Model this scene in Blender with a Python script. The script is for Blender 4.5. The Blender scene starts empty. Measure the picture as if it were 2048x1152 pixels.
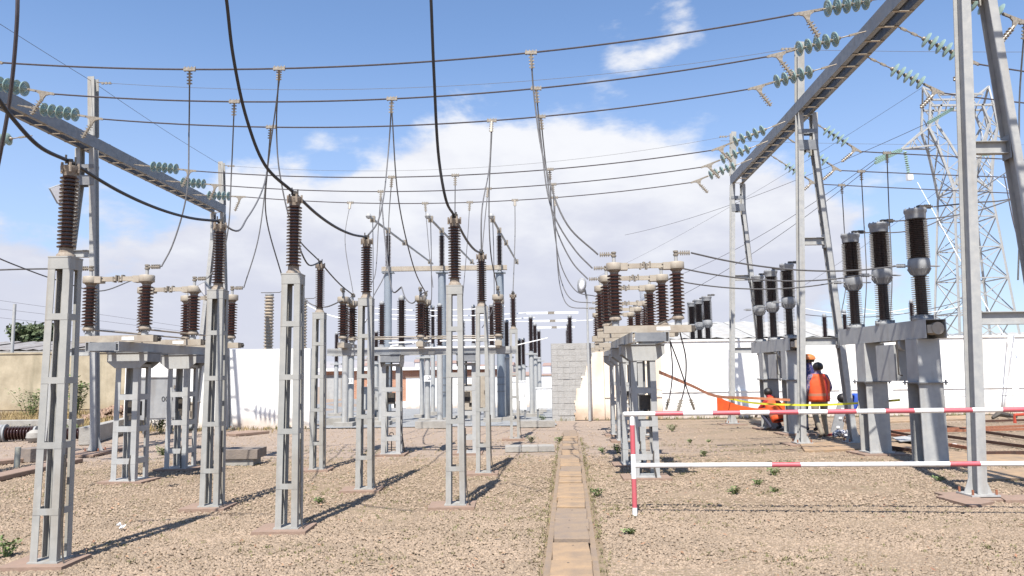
import bpy, bmesh, math, random
import numpy as np
from mathutils import Vector, Matrix
R = math.radians
rnd = random.Random(7)
SC = bpy.context.scene
COL = SC.collection

# ---------------------------------------------------------------- camera
F_PX, PITCH, ROLL, CAM_H = 1550.0, R(6.33), R(0.8), 1.55
cd = bpy.data.cameras.new('camera'); cam = bpy.data.objects.new('camera', cd); COL.objects.link(cam)
SC.camera = cam
cd.sensor_width = 36.0; cd.lens = 36.0 * F_PX / 2048.0
cd.clip_start = 0.05; cd.clip_end = 3000
FWD = Vector((0, math.cos(PITCH), math.sin(PITCH)))
_u = Vector((0, -math.sin(PITCH), math.cos(PITCH))); _r = Vector((1, 0, 0))
UP = _u * math.cos(ROLL) + _r * math.sin(ROLL)
RT = _r * math.cos(ROLL) - _u * math.sin(ROLL)
cm = Matrix((RT, UP, -FWD)).transposed().to_4x4(); cm.translation = (0, 0, CAM_H)
cam.matrix_world = cm

def ray(px, py):
    return FWD * F_PX + RT * (px - 1024) + UP * (576 - py)
def P(px, py, Y):
    """world point seen at photo position px,py and standing at depth Y"""
    d = ray(px, py); t = Y / d.y
    return Vector((d.x * t, Y, CAM_H + d.z * t))
def G(px, py, z=0.0):
    d = ray(px, py); t = (z - CAM_H) / d.z
    return Vector((d.x * t, d.y * t, z))

# ---------------------------------------------------------------- sun, sky, exposure
SUN_EL, SUN_AZ = R(57), R(11)       # light travels towards +Y, a little to +X
sd = bpy.data.lights.new('sun', 'SUN'); sun = bpy.data.objects.new('sun', sd); COL.objects.link(sun)
sd.energy = 5.0; sd.angle = R(0.55); sd.color = (1.0, 0.955, 0.89)
ld = Vector((math.sin(SUN_AZ) * math.cos(SUN_EL), math.cos(SUN_AZ) * math.cos(SUN_EL), -math.sin(SUN_EL)))
sun.rotation_euler = ld.to_track_quat('-Z', 'Y').to_euler()
sun.location = (-4, -12, 20)

W = bpy.data.worlds.new('World'); SC.world = W; W.use_nodes = True
nt = W.node_tree; nt.nodes.clear(); N = nt.nodes.new; L = nt.links.new
out = N('ShaderNodeOutputWorld'); bg = N('ShaderNodeBackground'); L(bg.outputs[0], out.inputs[0])
sky = N('ShaderNodeTexSky'); sky.sky_type = 'NISHITA'; sky.sun_disc = False
sky.sun_elevation = SUN_EL; sky.sun_rotation = R(180) + SUN_AZ
sky.altitude = 1200; sky.air_density = 1.0; sky.dust_density = 0.8; sky.ozone_density = 1.0
bg.inputs[1].default_value = 0.112
def wm(op, a, b=None, c=None):
    n = N('ShaderNodeMath'); n.operation = op
    for i, v in enumerate((a, b, c)):
        if v is None: continue
        if isinstance(v, (int, float)): n.inputs[i].default_value = v
        else: L(v, n.inputs[i])
    return n.outputs[0]
def wmap(v, a, b, c=0.0, d=1.0):
    n = N('ShaderNodeMapRange'); n.interpolation_type = 'SMOOTHSTEP'
    L(v, n.inputs[0]); n.inputs[1].default_value = a; n.inputs[2].default_value = b
    n.inputs[3].default_value = c; n.inputs[4].default_value = d
    return n.outputs[0]
tc = N('ShaderNodeTexCoord'); sep = N('ShaderNodeSeparateXYZ'); L(tc.outputs['Generated'], sep.inputs[0])
az = wm('ARCTAN2', sep.outputs[0], sep.outputs[1]); el = wm('ARCSINE', sep.outputs[2])
azd = wm('MULTIPLY', az, 57.2958); eld = wm('MULTIPLY', el, 57.2958)
def ae(px, py):
    d = ray(px, py).normalized(); return math.degrees(math.atan2(d.x, d.y)), math.degrees(math.asin(d.z))
mp = N('ShaderNodeMapping'); L(tc.outputs['Generated'], mp.inputs[0]); mp.inputs['Scale'].default_value = (1, 1, 2.2)
n1 = N('ShaderNodeTexNoise'); L(mp.outputs[0], n1.inputs[0]); n1.inputs['Scale'].default_value = 5.0
n1.inputs['Detail'].default_value = 9; n1.inputs['Roughness'].default_value = 0.6; n1.inputs['Distortion'].default_value = 0.35
n2 = N('ShaderNodeTexNoise'); L(mp.outputs[0], n2.inputs[0]); n2.inputs['Scale'].default_value = 11.0
n2.inputs['Detail'].default_value = 8; n2.inputs['Roughness'].default_value = 0.55
def blob(px, py, rx, ry, wt):
    a, e = ae(px, py); sx, sy = rx / 27.0, ry / 27.0
    u = wm('DIVIDE', wm('SUBTRACT', azd, a), sx); v = wm('DIVIDE', wm('SUBTRACT', eld, e), sy)
    s = wm('ADD', wm('MULTIPLY', u, u), wm('MULTIPLY', v, v))
    return wm('MULTIPLY', wm('EXPONENT', wm('MULTIPLY', s, -1.0)), wt)
acc = None
for b in ((940, 420, 230, 170, .95), (1200, 400, 260, 130, .85), (1420, 500, 260, 120, .6), (1280, 105, 140, 66, .46),
          (1370, 25, 60, 50, .2), (640, 480, 260, 120, .6), (540, 345, 90, 50, .3), (150, 360, 110, 40, .2),
          (640, 265, 60, 30, .15), (1630, 500, 160, 110, .34), (1560, 390, 110, 60, .22), (1900, 700, 400, 120, .3)):
    o = blob(*b); acc = o if acc is None else wm('ADD', acc, o)
# low haze bank that thickens towards the horizon on the left side of the view
lowl = wm('MULTIPLY', wmap(eld, 15.0, 4.0), wmap(azd, 24.0, 6.0))
acc = wm('ADD', acc, wm('MULTIPLY', lowl, .75))
acc = wm('ADD', acc, wm('MULTIPLY', wm('MULTIPLY', wmap(azd, 40, 60), wmap(eld, 5, 15)), .08))
acc = wm('ADD', acc, wm('MULTIPLY', wm('SUBTRACT', n1.outputs[0], .5), .85))
acc = wm('ADD', acc, wm('MULTIPLY', wm('SUBTRACT', n2.outputs[0], .5), .8))
mask = wmap(acc, .28, .56)
mask = wm('MULTIPLY', mask, .94)
# cloud colour: brighter crowns, greyer lavender bellies
shade = wmap(wm('ADD', wm('MULTIPLY', wm('SUBTRACT', n2.outputs[0], .5), 22.0), eld), 4.0, 19.0)
cc = N('ShaderNodeMix'); cc.data_type = 'RGBA'; L(shade, cc.inputs['Factor'])
cc.inputs['A'].default_value = (3.6, 3.68, 4.25, 1); cc.inputs['B'].default_value = (5.0, 5.02, 5.15, 1)
hs = N('ShaderNodeMix'); hs.data_type = 'RGBA'; hs.blend_type = 'MULTIPLY'; hs.inputs['Factor'].default_value = 1
L(sky.outputs[0], hs.inputs['A']); hs.inputs['B'].default_value = (.95, 1.03, 1.12, 1)
mx = N('ShaderNodeMix'); mx.data_type = 'RGBA'; L(mask, mx.inputs['Factor'])
hz_ = N('ShaderNodeMix'); hz_.data_type = 'RGBA'; L(wmap(eld, 26.0, 2.0, 0.0, .62), hz_.inputs['Factor'])
L(hs.outputs['Result'], hz_.inputs['A']); hz_.inputs['B'].default_value = (2.7, 3.15, 4.2, 1)
L(hz_.outputs['Result'], mx.inputs['A']); L(cc.outputs['Result'], mx.inputs['B'])
L(mx.outputs['Result'], bg.inputs[0])

SC.view_settings.view_transform = 'Standard'; SC.view_settings.look = 'None'
SC.view_settings.exposure = 0.80; SC.view_settings.gamma = 1; SC.view_settings.use_curve_mapping = False
SC.cycles.max_bounces = 6; SC.cycles.transparent_max_bounces = 8; SC.cycles.transmission_bounces = 4

# ---------------------------------------------------------------- materials
MATS = {}
KA = .78   # lowers most base colours against the raised exposure, so shade reads darker
def mat(name, col, rough=.6, metal=0., col2=None, scale=6., detail=4., bump=0., bscale=40., spec=.5, trans=0., alpha=1.,
        thr=(.35, .65), zstain=None, splash=None, rand=0., stretch=None, obj=True):
    m = bpy.data.materials.new(name); m.use_nodes = True; t = m.node_tree
    if min(col) < .6 and 'paint' not in name.replace('grey_paint', 'g'): col = tuple(c * KA for c in col); col2 = tuple(c * KA for c in col2) if col2 else None; zstain = (tuple(c * KA for c in zstain[0]), zstain[1], zstain[2]) if zstain else None
    b = t.nodes['Principled BSDF']; b.inputs['Roughness'].default_value = rough; b.inputs['Metallic'].default_value = metal
    b.inputs['Specular IOR Level'].default_value = spec
    if trans: b.inputs['Transmission Weight'].default_value = trans
    if alpha < 1: b.inputs['Alpha'].default_value = alpha
    tcn = t.nodes.new('ShaderNodeTexCoord'); src = tcn.outputs['Object']
    if stretch:
        mpn = t.nodes.new('ShaderNodeMapping'); mpn.inputs['Scale'].default_value = stretch
        t.links.new(src, mpn.inputs[0]); src = mpn.outputs[0]
    cur = None
    if col2 is None: col2 = tuple(c * .8 for c in col)
    n = t.nodes.new('ShaderNodeTexNoise'); n.inputs['Scale'].default_value = scale; n.inputs['Detail'].default_value = detail
    n.inputs['Roughness'].default_value = .6
    t.links.new(src, n.inputs[0])
    mr = t.nodes.new('ShaderNodeMapRange'); mr.inputs[1].default_value, mr.inputs[2].default_value = thr
    t.links.new(n.outputs[0], mr.inputs[0])
    mi = t.nodes.new('ShaderNodeMix'); mi.data_type = 'RGBA'; t.links.new(mr.outputs[0], mi.inputs['Factor'])
    mi.inputs['A'].default_value = (*col, 1); mi.inputs['B'].default_value = (*col2, 1); cur = mi.outputs['Result']
    if zstain:   # (colour, scale, amount): streaks that run down
        mp2 = t.nodes.new('ShaderNodeMapping'); mp2.inputs['Scale'].default_value = (1, 1, .12)
        t.links.new(tcn.outputs['Object'], mp2.inputs[0])
        n3 = t.nodes.new('ShaderNodeTexNoise'); n3.inputs['Scale'].default_value = zstain[1]; n3.inputs['Detail'].default_value = 5
        t.links.new(mp2.outputs[0], n3.inputs[0])
        r3 = t.nodes.new('ShaderNodeMapRange'); r3.inputs[1].default_value = .52; r3.inputs[2].default_value = .78
        r3.inputs[4].default_value = zstain[2]
        t.links.new(n3.outputs[0], r3.inputs[0])
        m3 = t.nodes.new('ShaderNodeMix'); m3.data_type = 'RGBA'; t.links.new(r3.outputs[0], m3.inputs['Factor'])
        t.links.new(cur, m3.inputs['A']); m3.inputs['B'].default_value = (*zstain[0], 1); cur = m3.outputs['Result']
    if splash:   # dirt thrown up from the ground: (colour, height, amount), ragged upper edge
        sz = t.nodes.new('ShaderNodeSeparateXYZ'); t.links.new(tcn.outputs['Object'], sz.inputs[0])
        n4 = t.nodes.new('ShaderNodeTexNoise'); n4.inputs['Scale'].default_value = 2.2; n4.inputs['Detail'].default_value = 7
        t.links.new(tcn.outputs['Object'], n4.inputs[0])
        ad = t.nodes.new('ShaderNodeMath'); ad.operation = 'MULTIPLY_ADD'; t.links.new(n4.outputs[0], ad.inputs[0]); ad.inputs[1].default_value = -1.3 * splash[1]
        t.links.new(sz.outputs[2], ad.inputs[2])
        r4 = t.nodes.new('ShaderNodeMapRange'); t.links.new(ad.outputs[0], r4.inputs[0])
        r4.inputs[1].default_value = splash[1] * .5; r4.inputs[2].default_value = -splash[1] * .7; r4.inputs[4].default_value = splash[2]
        m4 = t.nodes.new('ShaderNodeMix'); m4.data_type = 'RGBA'; t.links.new(r4.outputs[0], m4.inputs['Factor'])
        t.links.new(cur, m4.inputs['A']); m4.inputs['B'].default_value = (*splash[0], 1); cur = m4.outputs['Result']
    if rand:
        oi = t.nodes.new('ShaderNodeNewGeometry'); hv = t.nodes.new('ShaderNodeHueSaturation')
        rr = t.nodes.new('ShaderNodeMapRange'); rr.inputs[3].default_value = 1 - rand; rr.inputs[4].default_value = 1 + rand
        t.links.new(oi.outputs['Random Per Island'], rr.inputs[0]); t.links.new(rr.outputs[0], hv.inputs['Value'])
        t.links.new(cur, hv.inputs['Color']); cur = hv.outputs[0]
    t.links.new(cur, b.inputs['Base Color'])
    if bump:
        nb = t.nodes.new('ShaderNodeTexNoise'); nb.inputs['Scale'].default_value = bscale; nb.inputs['Detail'].default_value = 5
        t.links.new(src, nb.inputs[0]); bn = t.nodes.new('ShaderNodeBump'); bn.inputs['Distance'].default_value = bump
        t.links.new(nb.outputs[0], bn.inputs['Height']); t.links.new(bn.outputs[0], b.inputs['Normal'])
    MATS[name] = m; return m
STEEL = mat('galvanised_steel', (.49, .485, .46), .6, .0, (.40, .405, .40), 9, bump=.0015, bscale=60, zstain=((.27, .225, .17), 5, .5))
PAINT = mat('weathered_grey_paint', (.44, .43, .395), .65, .0, (.355, .355, .335), 5, bump=.001, bscale=30, zstain=((.29, .225, .15), 7, .8))
SWITCHP = mat('switchgear_grey', (.50, .50, .48), .6, .0, (.42, .425, .42), 5, bump=.001, zstain=((.27, .235, .20), 5, .6))
BEAMP = mat('dark_galvanised', (.30, .31, .32), .55, .2, (.22, .23, .245), 7, bump=.001, zstain=((.26, .2, .14), 4, .4))
CREAM = mat('cream_aluminium', (.50, .44, .35), .6, .05, (.40, .34, .27), 8, zstain=((.38, .29, .2), 7, .4))
TUBE = mat('blue_grey_tube', (.34, .38, .42), .5, .1, (.28, .32, .36), 2)
PORC = mat('brown_porcelain', (.062, .027, .023), .18, 0, (.042, .020, .019), 14, spec=.6, thr=(.4, .7))
PORCD = mat('dark_porcelain', (.055, .025, .022), .25, 0, (.035, .02, .02), 14, spec=.6)
PORCT = mat('tan_porcelain', (.50, .42, .32), .3, 0, (.40, .33, .25), 14)
CAST = mat('cement_casting', (.40, .34, .27), .8, 0, (.26, .20, .15), 22, bump=.003, bscale=80)
CASTG = mat('grey_casting', (.38, .385, .385), .7, .05, (.29, .295, .30), 12, zstain=((.3, .27, .24), 6, .5))
FIT = mat('fitting_alloy', (.42, .37, .30), .5, .3, (.25, .21, .16), 30)
DARKF = mat('dark_fitting', (.06, .055, .05), .6, .2, (.12, .1, .08), 30)
CABLE = mat('black_cable', (.035, .033, .035), .5, .1, (.05, .048, .05), 20)
COND = mat('aluminium_conductor', (.10, .085, .095), .6, .1, (.07, .06, .065), 20)
CONDL = mat('grey_conductor', (.17, .165, .165), .6, .1, (.12, .115, .115), 20)
GLASS = mat('green_glass', (.44, .58, .52), .08, 0, (.34, .48, .44), 5, trans=.2, spec=.8)
GLASSF = mat('pale_green_glass', (.45, .66, .58), .2, 0, (.38, .6, .52), 5, spec=.8)
TERRA = mat('terracotta_concrete', (.35, .235, .175), .9, 0, (.28, .20, .15), 7, bump=.006, bscale=30, thr=(.3, .7))
SLABM = mat('ochre_slab', (.43, .29, .17), .9, 0, (.27, .20, .14), 4, detail=7, bump=.004, bscale=50, thr=(.38, .7))
SLABG = mat('dirty_slab', (.26, .20, .155), .9, 0, (.33, .24, .16), 5, detail=7, bump=.004, bscale=50)
CONC = mat('grey_concrete', (.42, .40, .36), .9, 0, (.33, .31, .28), 5, bump=.006, bscale=30)
CONCD = mat('dark_concrete', (.20, .17, .15), .9, 0, (.28, .23, .19), 5, bump=.006, bscale=30)
WHITEW = mat('white_wall_paint', (.80, .79, .76), .85, 0, (.77, .755, .72), 1.2, bump=.002, bscale=20, thr=(.5, .75), zstain=((.55, .47, .38), 1.6, .55), splash=((.34, .24, .16), .45, .75))
CREAMW = mat('stained_cream_wall', (.56, .48, .34), .9, 0, (.38, .32, .22), 1.3, detail=8, bump=.004, bscale=12, zstain=((.26, .23, .15), 2.2, .75), splash=((.22, .16, .09), .6, .8))
PALEW = mat('pale_plaster', (.80, .72, .62), .9, 0, (.74, .63, .50), 1.5, bump=.003, bscale=15, zstain=((.45, .33, .22), 2, .5), splash=((.34, .23, .15), .5, .8))
RAWW = mat('bare_block', (.47, .455, .43), .95, 0, (.39, .375, .35), 6, detail=6, bump=.012, bscale=25, rand=.08)
BRICKM = bpy.data.materials.new('red_brickwork')
WHITEP = mat('white_paint', (.80, .80, .79), .4, 0, (.64, .61, .56), 9, thr=(.5, .75))
REDP = mat('red_paint', (.50, .10, .12), .45, 0, (.42, .14, .14), 9, thr=(.5, .75))
ORANGE = mat('orange_plastic', (.85, .13, .02), .6, 0, (.75, .1, .02), 8)
YELLOW = mat('yellow_tape', (.75, .75, .05), .5, 0, (.7, .65, .05), 8)
ROOFM = mat('pale_roof_sheet', (.58, .57, .53), .5, .1, (.5, .47, .42), 2, zstain=((.3, .22, .16), 3, .3))
ROOFD = mat('old_roof_sheet', (.34, .33, .32), .7, 0, (.25, .22, .20), 2)
RUST = mat('rusty_iron', (.12, .055, .035), .85, .1, (.07, .04, .03), 20, bump=.002, bscale=70)
RUSTL = mat('orange_rust', (.42, .17, .09), .85, .1, (.3, .12, .07), 20)
PVC = mat('grey_pvc', (.40, .41, .36), .45, 0, (.35, .35, .30), 6)
LEAF = mat('weed_leaf', (.13, .20, .06), .6, 0, (.20, .22, .085), 3, rand=.45)
LEAFD = mat('tree_leaf', (.07, .10, .04), .6, 0, (.11, .14, .06), 1, rand=.4)
DRYG = mat('dry_grass', (.42, .30, .15), .8, 0, (.33, .25, .10), 4, rand=.35)
BARK = mat('bark', (.16, .11, .07), .9, 0, (.1, .07, .05), 8)
SKIN = mat('skin', (.17, .085, .05), .5, 0, (.15, .075, .045), 10)
HAIR = mat('black_hair', (.012, .010, .010), .5, 0, (.02, .018, .018), 40, bump=.004, bscale=90)
NAVY = mat('navy_patterned_cloth', (.035, .04, .16), .8, 0, (.22, .16, .22), 28, thr=(.52, .6))
BLUE = mat('blue_cloth', (.03, .10, .50), .8, 0, (.02, .07, .38), 8)
KHAKI = mat('khaki_trousers', (.30, .26, .19), .85, 0, (.24, .20, .15), 9)
DARKT = mat('dark_trousers', (.03, .035, .06), .85, 0, (.05, .05, .08), 9)
VEST = mat('orange_vest', (.90, .12, .025), .75, 0, (.78, .09, .02), 6)
VESTR = mat('dark_red_stripe', (.42, .02, .02), .7, 0, (.36, .02, .02), 6)
REFL = mat('grey_reflective_tape', (.60, .22, .12), .4, 0, (.5, .2, .12), 9)
HELM = mat('orange_helmet', (.78, .25, .07), .35, 0, (.72, .22, .06), 3)
SHOE = mat('black_shoe', (.02, .02, .022), .6, 0, (.03, .03, .03), 9)
BAGM = mat('striped_cloth', (.70, .70, .72), .8, 0, (.04, .05, .10), 22, thr=(.48, .52))
INK = mat('black_ink', (.03, .03, .035), .6, 0, (.04, .04, .04), 9)
LAMPG = mat('lamp_glass', (.75, .76, .78), .2, 0, (.7, .7, .72), 3)
SILVER = mat('silver_dome', (.62, .64, .67), .28, .6, (.52, .54, .57), 4)

# brick pattern
t = BRICKM; t.use_nodes = True; q = t.node_tree; b = q.nodes['Principled BSDF']; b.inputs['Roughness'].default_value = .9
tcn = q.nodes.new('ShaderNodeTexCoord'); bt = q.nodes.new('ShaderNodeTexBrick'); mpn = q.nodes.new('ShaderNodeMapping')
mpn.inputs['Rotation'].default_value = (R(90), 0, 0)
q.links.new(tcn.outputs['Object'], mpn.inputs[0]); q.links.new(mpn.outputs[0], bt.inputs[0])
bt.inputs['Scale'].default_value = 2.0; bt.inputs['Color1'].default_value = (.36, .15, .08, 1); bt.inputs['Color2'].default_value = (.43, .20, .115, 1)
bt.inputs['Mortar'].default_value = (.50, .38, .30, 1); bt.inputs['Brick Width'].default_value = .5; bt.inputs['Row Height'].default_value = .16
bt.inputs['Mortar Size'].default_value = .015; q.links.new(bt.outputs[0], b.inputs['Base Color'])

# ground
def ground_mat(name, c1, c2, c3, green, yard=False):
    m = bpy.data.materials.new(name); m.use_nodes = True; t = m.node_tree; b = t.nodes['Principled BSDF']
    b.inputs['Roughness'].default_value = .95; b.inputs['Specular IOR Level'].default_value = .15
    tcn = t.nodes.new('ShaderNodeTexCoord'); o = tcn.outputs['Object']
    def noise(s, d=6, r=.6):
        n = t.nodes.new('ShaderNodeTexNoise'); n.inputs['Scale'].default_value = s; n.inputs['Detail'].default_value = d
        n.inputs['Roughness'].default_value = r; t.links.new(o, n.inputs[0]); return n.outputs[0]
    def mr(v, a, b_, c=0, d=1):
        n = t.nodes.new('ShaderNodeMapRange'); t.links.new(v, n.inputs[0])
        for i, x in enumerate((a, b_, c, d)): n.inputs[i + 1].default_value = x
        return n.outputs[0]
    def mixc(f, A, B):
        n = t.nodes.new('ShaderNodeMix'); n.data_type = 'RGBA'; t.links.new(f, n.inputs['Factor'])
        for k, v in (('A', A), ('B', B)):
            if isinstance(v, tuple): n.inputs[k].default_value = (*v, 1)
            else: t.links.new(v, n.inputs[k])
        return n.outputs['Result']
    vo = t.nodes.new('ShaderNodeTexVoronoi'); vo.inputs['Scale'].default_value = 42; t.links.new(o, vo.inputs[0])
    vo2 = t.nodes.new('ShaderNodeTexVoronoi'); vo2.inputs['Scale'].default_value = 95; t.links.new(o, vo2.inputs[0])
    sx = t.nodes.new('ShaderNodeSeparateColor'); t.links.new(vo.outputs['Color'], sx.inputs[0])
    c = mixc(mr(noise(1.3), .4, .62), c1, c2)
    c = mixc(mr(sx.outputs[0], .0, 1., 0, .4), c, c3)
    c = mixc(mr(noise(140, 2), .52, .7, 0, .4), c, tuple(x * .55 for x in c1))
    c = mixc(mr(noise(.35, 5), .45, .7, 0, .5), c, tuple(x * k for x, k in zip(c1, (.80, .76, .72))))
    if green: 
        g1 = mr(noise(.9, 3), .44, .62); g2 = mr(noise(9, 8, .7), .48, .64)
        g = t.nodes.new('ShaderNodeMath'); g.operation = 'MULTIPLY'; t.links.new(g1, g.inputs[0]); t.links.new(g2, g.inputs[1])
        g3 = t.nodes.new('ShaderNodeMath'); g3.operation = 'MULTIPLY'; t.links.new(g.outputs[0], g3.inputs[0]); g3.inputs[1].default_value = green
        c = mixc(g3.outputs[0], c, (.13, .12, .055))
    if not yard:   # finer pinkish gravel band in the middle distance
        sy = t.nodes.new('ShaderNodeSeparateXYZ'); t.links.new(o, sy.inputs[0])
        add = t.nodes.new('ShaderNodeMath'); add.operation = 'MULTIPLY_ADD'; t.links.new(noise(.7, 3), add.inputs[0]); add.inputs[1].default_value = 3.
        t.links.new(sy.outputs[1], add.inputs[2])
        band = mr(add.outputs[0], 15.3, 16.3, 0, .75); bx = mr(sy.outputs[0], 2.5, 5., 1, .25)
        g = t.nodes.new('ShaderNodeMath'); g.operation = 'MULTIPLY'; t.links.new(band, g.inputs[0]); t.links.new(bx, g.inputs[1])
        c = mixc(g.outputs[0], c, (.315, .25, .205))
    t.links.new(c, b.inputs['Base Color'])
    h = t.nodes.new('ShaderNodeMath'); h.operation = 'MULTIPLY_ADD'; t.links.new(vo.outputs['Distance'], h.inputs[0]); h.inputs[1].default_value = -1.2
    t.links.new(noise(12, 8, .7), h.inputs[2])
    h2 = t.nodes.new('ShaderNodeMath'); h2.operation = 'MULTIPLY_ADD'; t.links.new(vo2.outputs['Distance'], h2.inputs[0]); h2.inputs[1].default_value = -.6
    t.links.new(h.outputs[0], h2.inputs[2])
    bn = t.nodes.new('ShaderNodeBump'); bn.inputs['Distance'].default_value = .008; bn.inputs['Strength'].default_value = .9
    t.links.new(h2.outputs[0], bn.inputs['Height']); t.links.new(bn.outputs[0], b.inputs['Normal'])
    return m
GROUNDM = ground_mat('sandy_gravel', (.268, .201, .142), (.218, .164, .114), (.305, .236, .170), .95)
YARDM = ground_mat('grey_gravel', (.27, .275, .275), (.225, .23, .235), (.33, .33, .33), 0, True)
STONEM = mat('stone', (.375, .283, .202), .9, 0, (.30, .228, .160), 1.2, rand=.24)
# ---------------------------------------------------------------- builders
class MB:
    def __init__(s): s.v = []; s.f = []; s.mi = []; s.m = 0
    def add(s, vs, fs):
        o = len(s.v); s.v += [tuple(v) for v in vs]; s.f += [tuple(i + o for i in f) for f in fs]; s.mi += [s.m] * len(fs)
        return s
    def hexa(s, vs):   # 8 points: bottom loop, top loop
        return s.add(vs, [(3, 2, 1, 0), (4, 5, 6, 7), (0, 1, 5, 4), (1, 2, 6, 5), (2, 3, 7, 6), (3, 0, 4, 7)])
    def box(s, c, d, rz=0.):
        hx, hy, hz = d[0] / 2, d[1] / 2, d[2] / 2; cs, sn = math.cos(rz), math.sin(rz)
        vs = []
        for z in (-hz, hz):
            for x, y in ((-hx, -hy), (hx, -hy), (hx, hy), (-hx, hy)):
                vs.append((c[0] + x * cs - y * sn, c[1] + x * sn + y * cs, c[2] + z))
        return s.hexa(vs)
    def bar(s, p, q, w, h, up=(0, 0, 1)):   # box from p to q, w sideways, h along up
        p = Vector(p); q = Vector(q); d = (q - p).normalized(); u = Vector(up)
        sd = d.cross(u)
        if sd.length < 1e-4: sd = d.cross(Vector((0, 1, 0)))
        sd.normalize(); u = sd.cross(d).normalized()
        vs = []
        for e in (p, q):
            for a, b in ((-1, -1), (1, -1), (1, 1), (-1, 1)): vs.append(e + sd * a * w / 2 + u * b * h / 2)
        return s.hexa(vs)
    def loft(s, A, B):   # two equal polygons
        n = len(A); vs = list(A) + list(B)
        fs = [tuple(reversed(range(n))), tuple(range(n, 2 * n))] + [(i, (i + 1) % n, n + (i + 1) % n, n + i) for i in range(n)]
        return s.add(vs, fs)
    def hbeam(s, p, q, w, h, t, side):   # H section: web faces along side vector, flanges at +-w/2 along side
        p = Vector(p); q = Vector(q); d = (q - p).normalized(); sv = (Vector(side) - d * d.dot(Vector(side))).normalized(); nv = d.cross(sv)
        for k in (-1, 1): s.bar(p + sv * k * (w / 2 - t / 2), q + sv * k * (w / 2 - t / 2), h, t, sv)
        s.bar(p, q, t, w - 2 * t - .001, sv)
        return s
    def tube(s, pts, r, n=8, cap=True):
        pts = [Vector(p) for p in pts]; m = len(pts); rs = r if isinstance(r, (list, tuple)) else [r] * m
        vs = []; ref = None
        for i, p in enumerate(pts):
            d = (pts[min(i + 1, m - 1)] - pts[max(i - 1, 0)]).normalized()
            if ref is None: ref = d.orthogonal().normalized()
            ref = (ref - d * ref.dot(d)).normalized(); w = d.cross(ref)
            for k in range(n):
                a = 2 * math.pi * k / n; vs.append(p + (ref * math.cos(a) + w * math.sin(a)) * rs[i])
        fs = [(i * n + k, i * n + (k + 1) % n, (i + 1) * n + (k + 1) % n, (i + 1) * n + k) for i in range(m - 1) for k in range(n)]
        if cap: fs += [tuple(reversed(range(n))), tuple(range((m - 1) * n, m * n))]
        return s.add(vs, fs)
    def lathe(s, prof, n=16, o=(0, 0, 0), ax='Z'):
        vs = []; m = len(prof)
        for r, z in prof:
            for k in range(n):
                a = 2 * math.pi * k / n; x, y = r * math.cos(a), r * math.sin(a)
                v = (x, y, z) if ax == 'Z' else (z, x, y) if ax == 'X' else (y, z, x)
                vs.append((v[0] + o[0], v[1] + o[1], v[2] + o[2]))
        fs = [(i * n + k, i * n + (k + 1) % n, (i + 1) * n + (k + 1) % n, (i + 1) * n + k) for i in range(m - 1) for k in range(n)]
        fs += [tuple(reversed(range(n))), tuple(range((m - 1) * n, m * n))]
        return s.add(vs, fs)
    def quad(s, a, b, c, d): return s.add([a, b, c, d], [(0, 1, 2, 3)])
    def mesh(s, name, mats, smooth=False):
        me = bpy.data.meshes.new(name); me.from_pydata(s.v, [], s.f)
        for m in (mats if isinstance(mats, (list, tuple)) else [mats]): me.materials.append(m)
        if isinstance(mats, (list, tuple)) and len(mats) > 1: me.polygons.foreach_set('material_index', s.mi)
        if smooth:
            me.polygons.foreach_set('use_smooth', [True] * len(s.f)); me.update(); me.set_sharp_from_angle(angle=R(38))
        me.update(); return me
    def build(s, name, mats, parent=None, smooth=False, loc=None):
        return link(name, s.mesh(name, mats, smooth), parent, loc)
def link(name, me, parent=None, loc=None, rz=None):
    o = bpy.data.objects.new(name, me); COL.objects.link(o)
    if parent: o.parent = parent
    if loc is not None: o.location = loc
    if rz is not None: o.rotation_euler = (0, 0, rz)
    return o
def tag(o, label=None, cat=None, group=None, kind=None):
    if label: o['label'] = label
    if cat: o['category'] = cat
    if group: o['group'] = group
    if kind: o['kind'] = kind
    return o
def thing(name, label, cat, loc=(0, 0, 0), rz=0., group=None):
    o = bpy.data.objects.new(name, None); COL.objects.link(o); o.location = loc; o.rotation_euler = (0, 0, rz)
    o.empty_display_size = .2
    return tag(o, label, cat, group)
KIDS = {}
def tree_of(o):
    return [c for c in COL.objects if c.parent is o]
def copy_tree(o, parent=None, spec=None):
    """a thing, its parts and their sub-parts; the tree is read once into a spec"""
    if spec is None:
        if o.name not in KIDS:
            by = {}
            for c in COL.objects:
                if c.parent: by.setdefault(c.parent.name, []).append(c)
            def rec(x): return (x, [rec(c) for c in by.get(x.name, [])])
            KIDS[o.name] = rec(o)
        spec = KIDS[o.name]
    c = spec[0].copy(); COL.objects.link(c)
    if parent: c.parent = parent
    for ch in spec[1]: copy_tree(None, c, ch)
    return c
FIRST = {}
def place(key, maker, label, loc, rz=0., scale=None, group=None, cat=None):
    """first use moves the original, later ones copy it"""
    if key not in FIRST:
        FIRST[key] = maker(); o = FIRST[key]
        by = {}
        for c in COL.objects:
            if c.parent: by.setdefault(c.parent.name, []).append(c)
        def rec(x): return (x, [rec(c) for c in by.get(x.name, [])])
        KIDS[o.name] = rec(o)
    else: o = copy_tree(FIRST[key])
    o.location = loc; o.rotation_euler = (0, 0, rz); o['label'] = label
    if scale is not None: o.scale = scale if isinstance(scale, tuple) else (scale,) * 3
    if group: o['group'] = group
    return o

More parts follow.
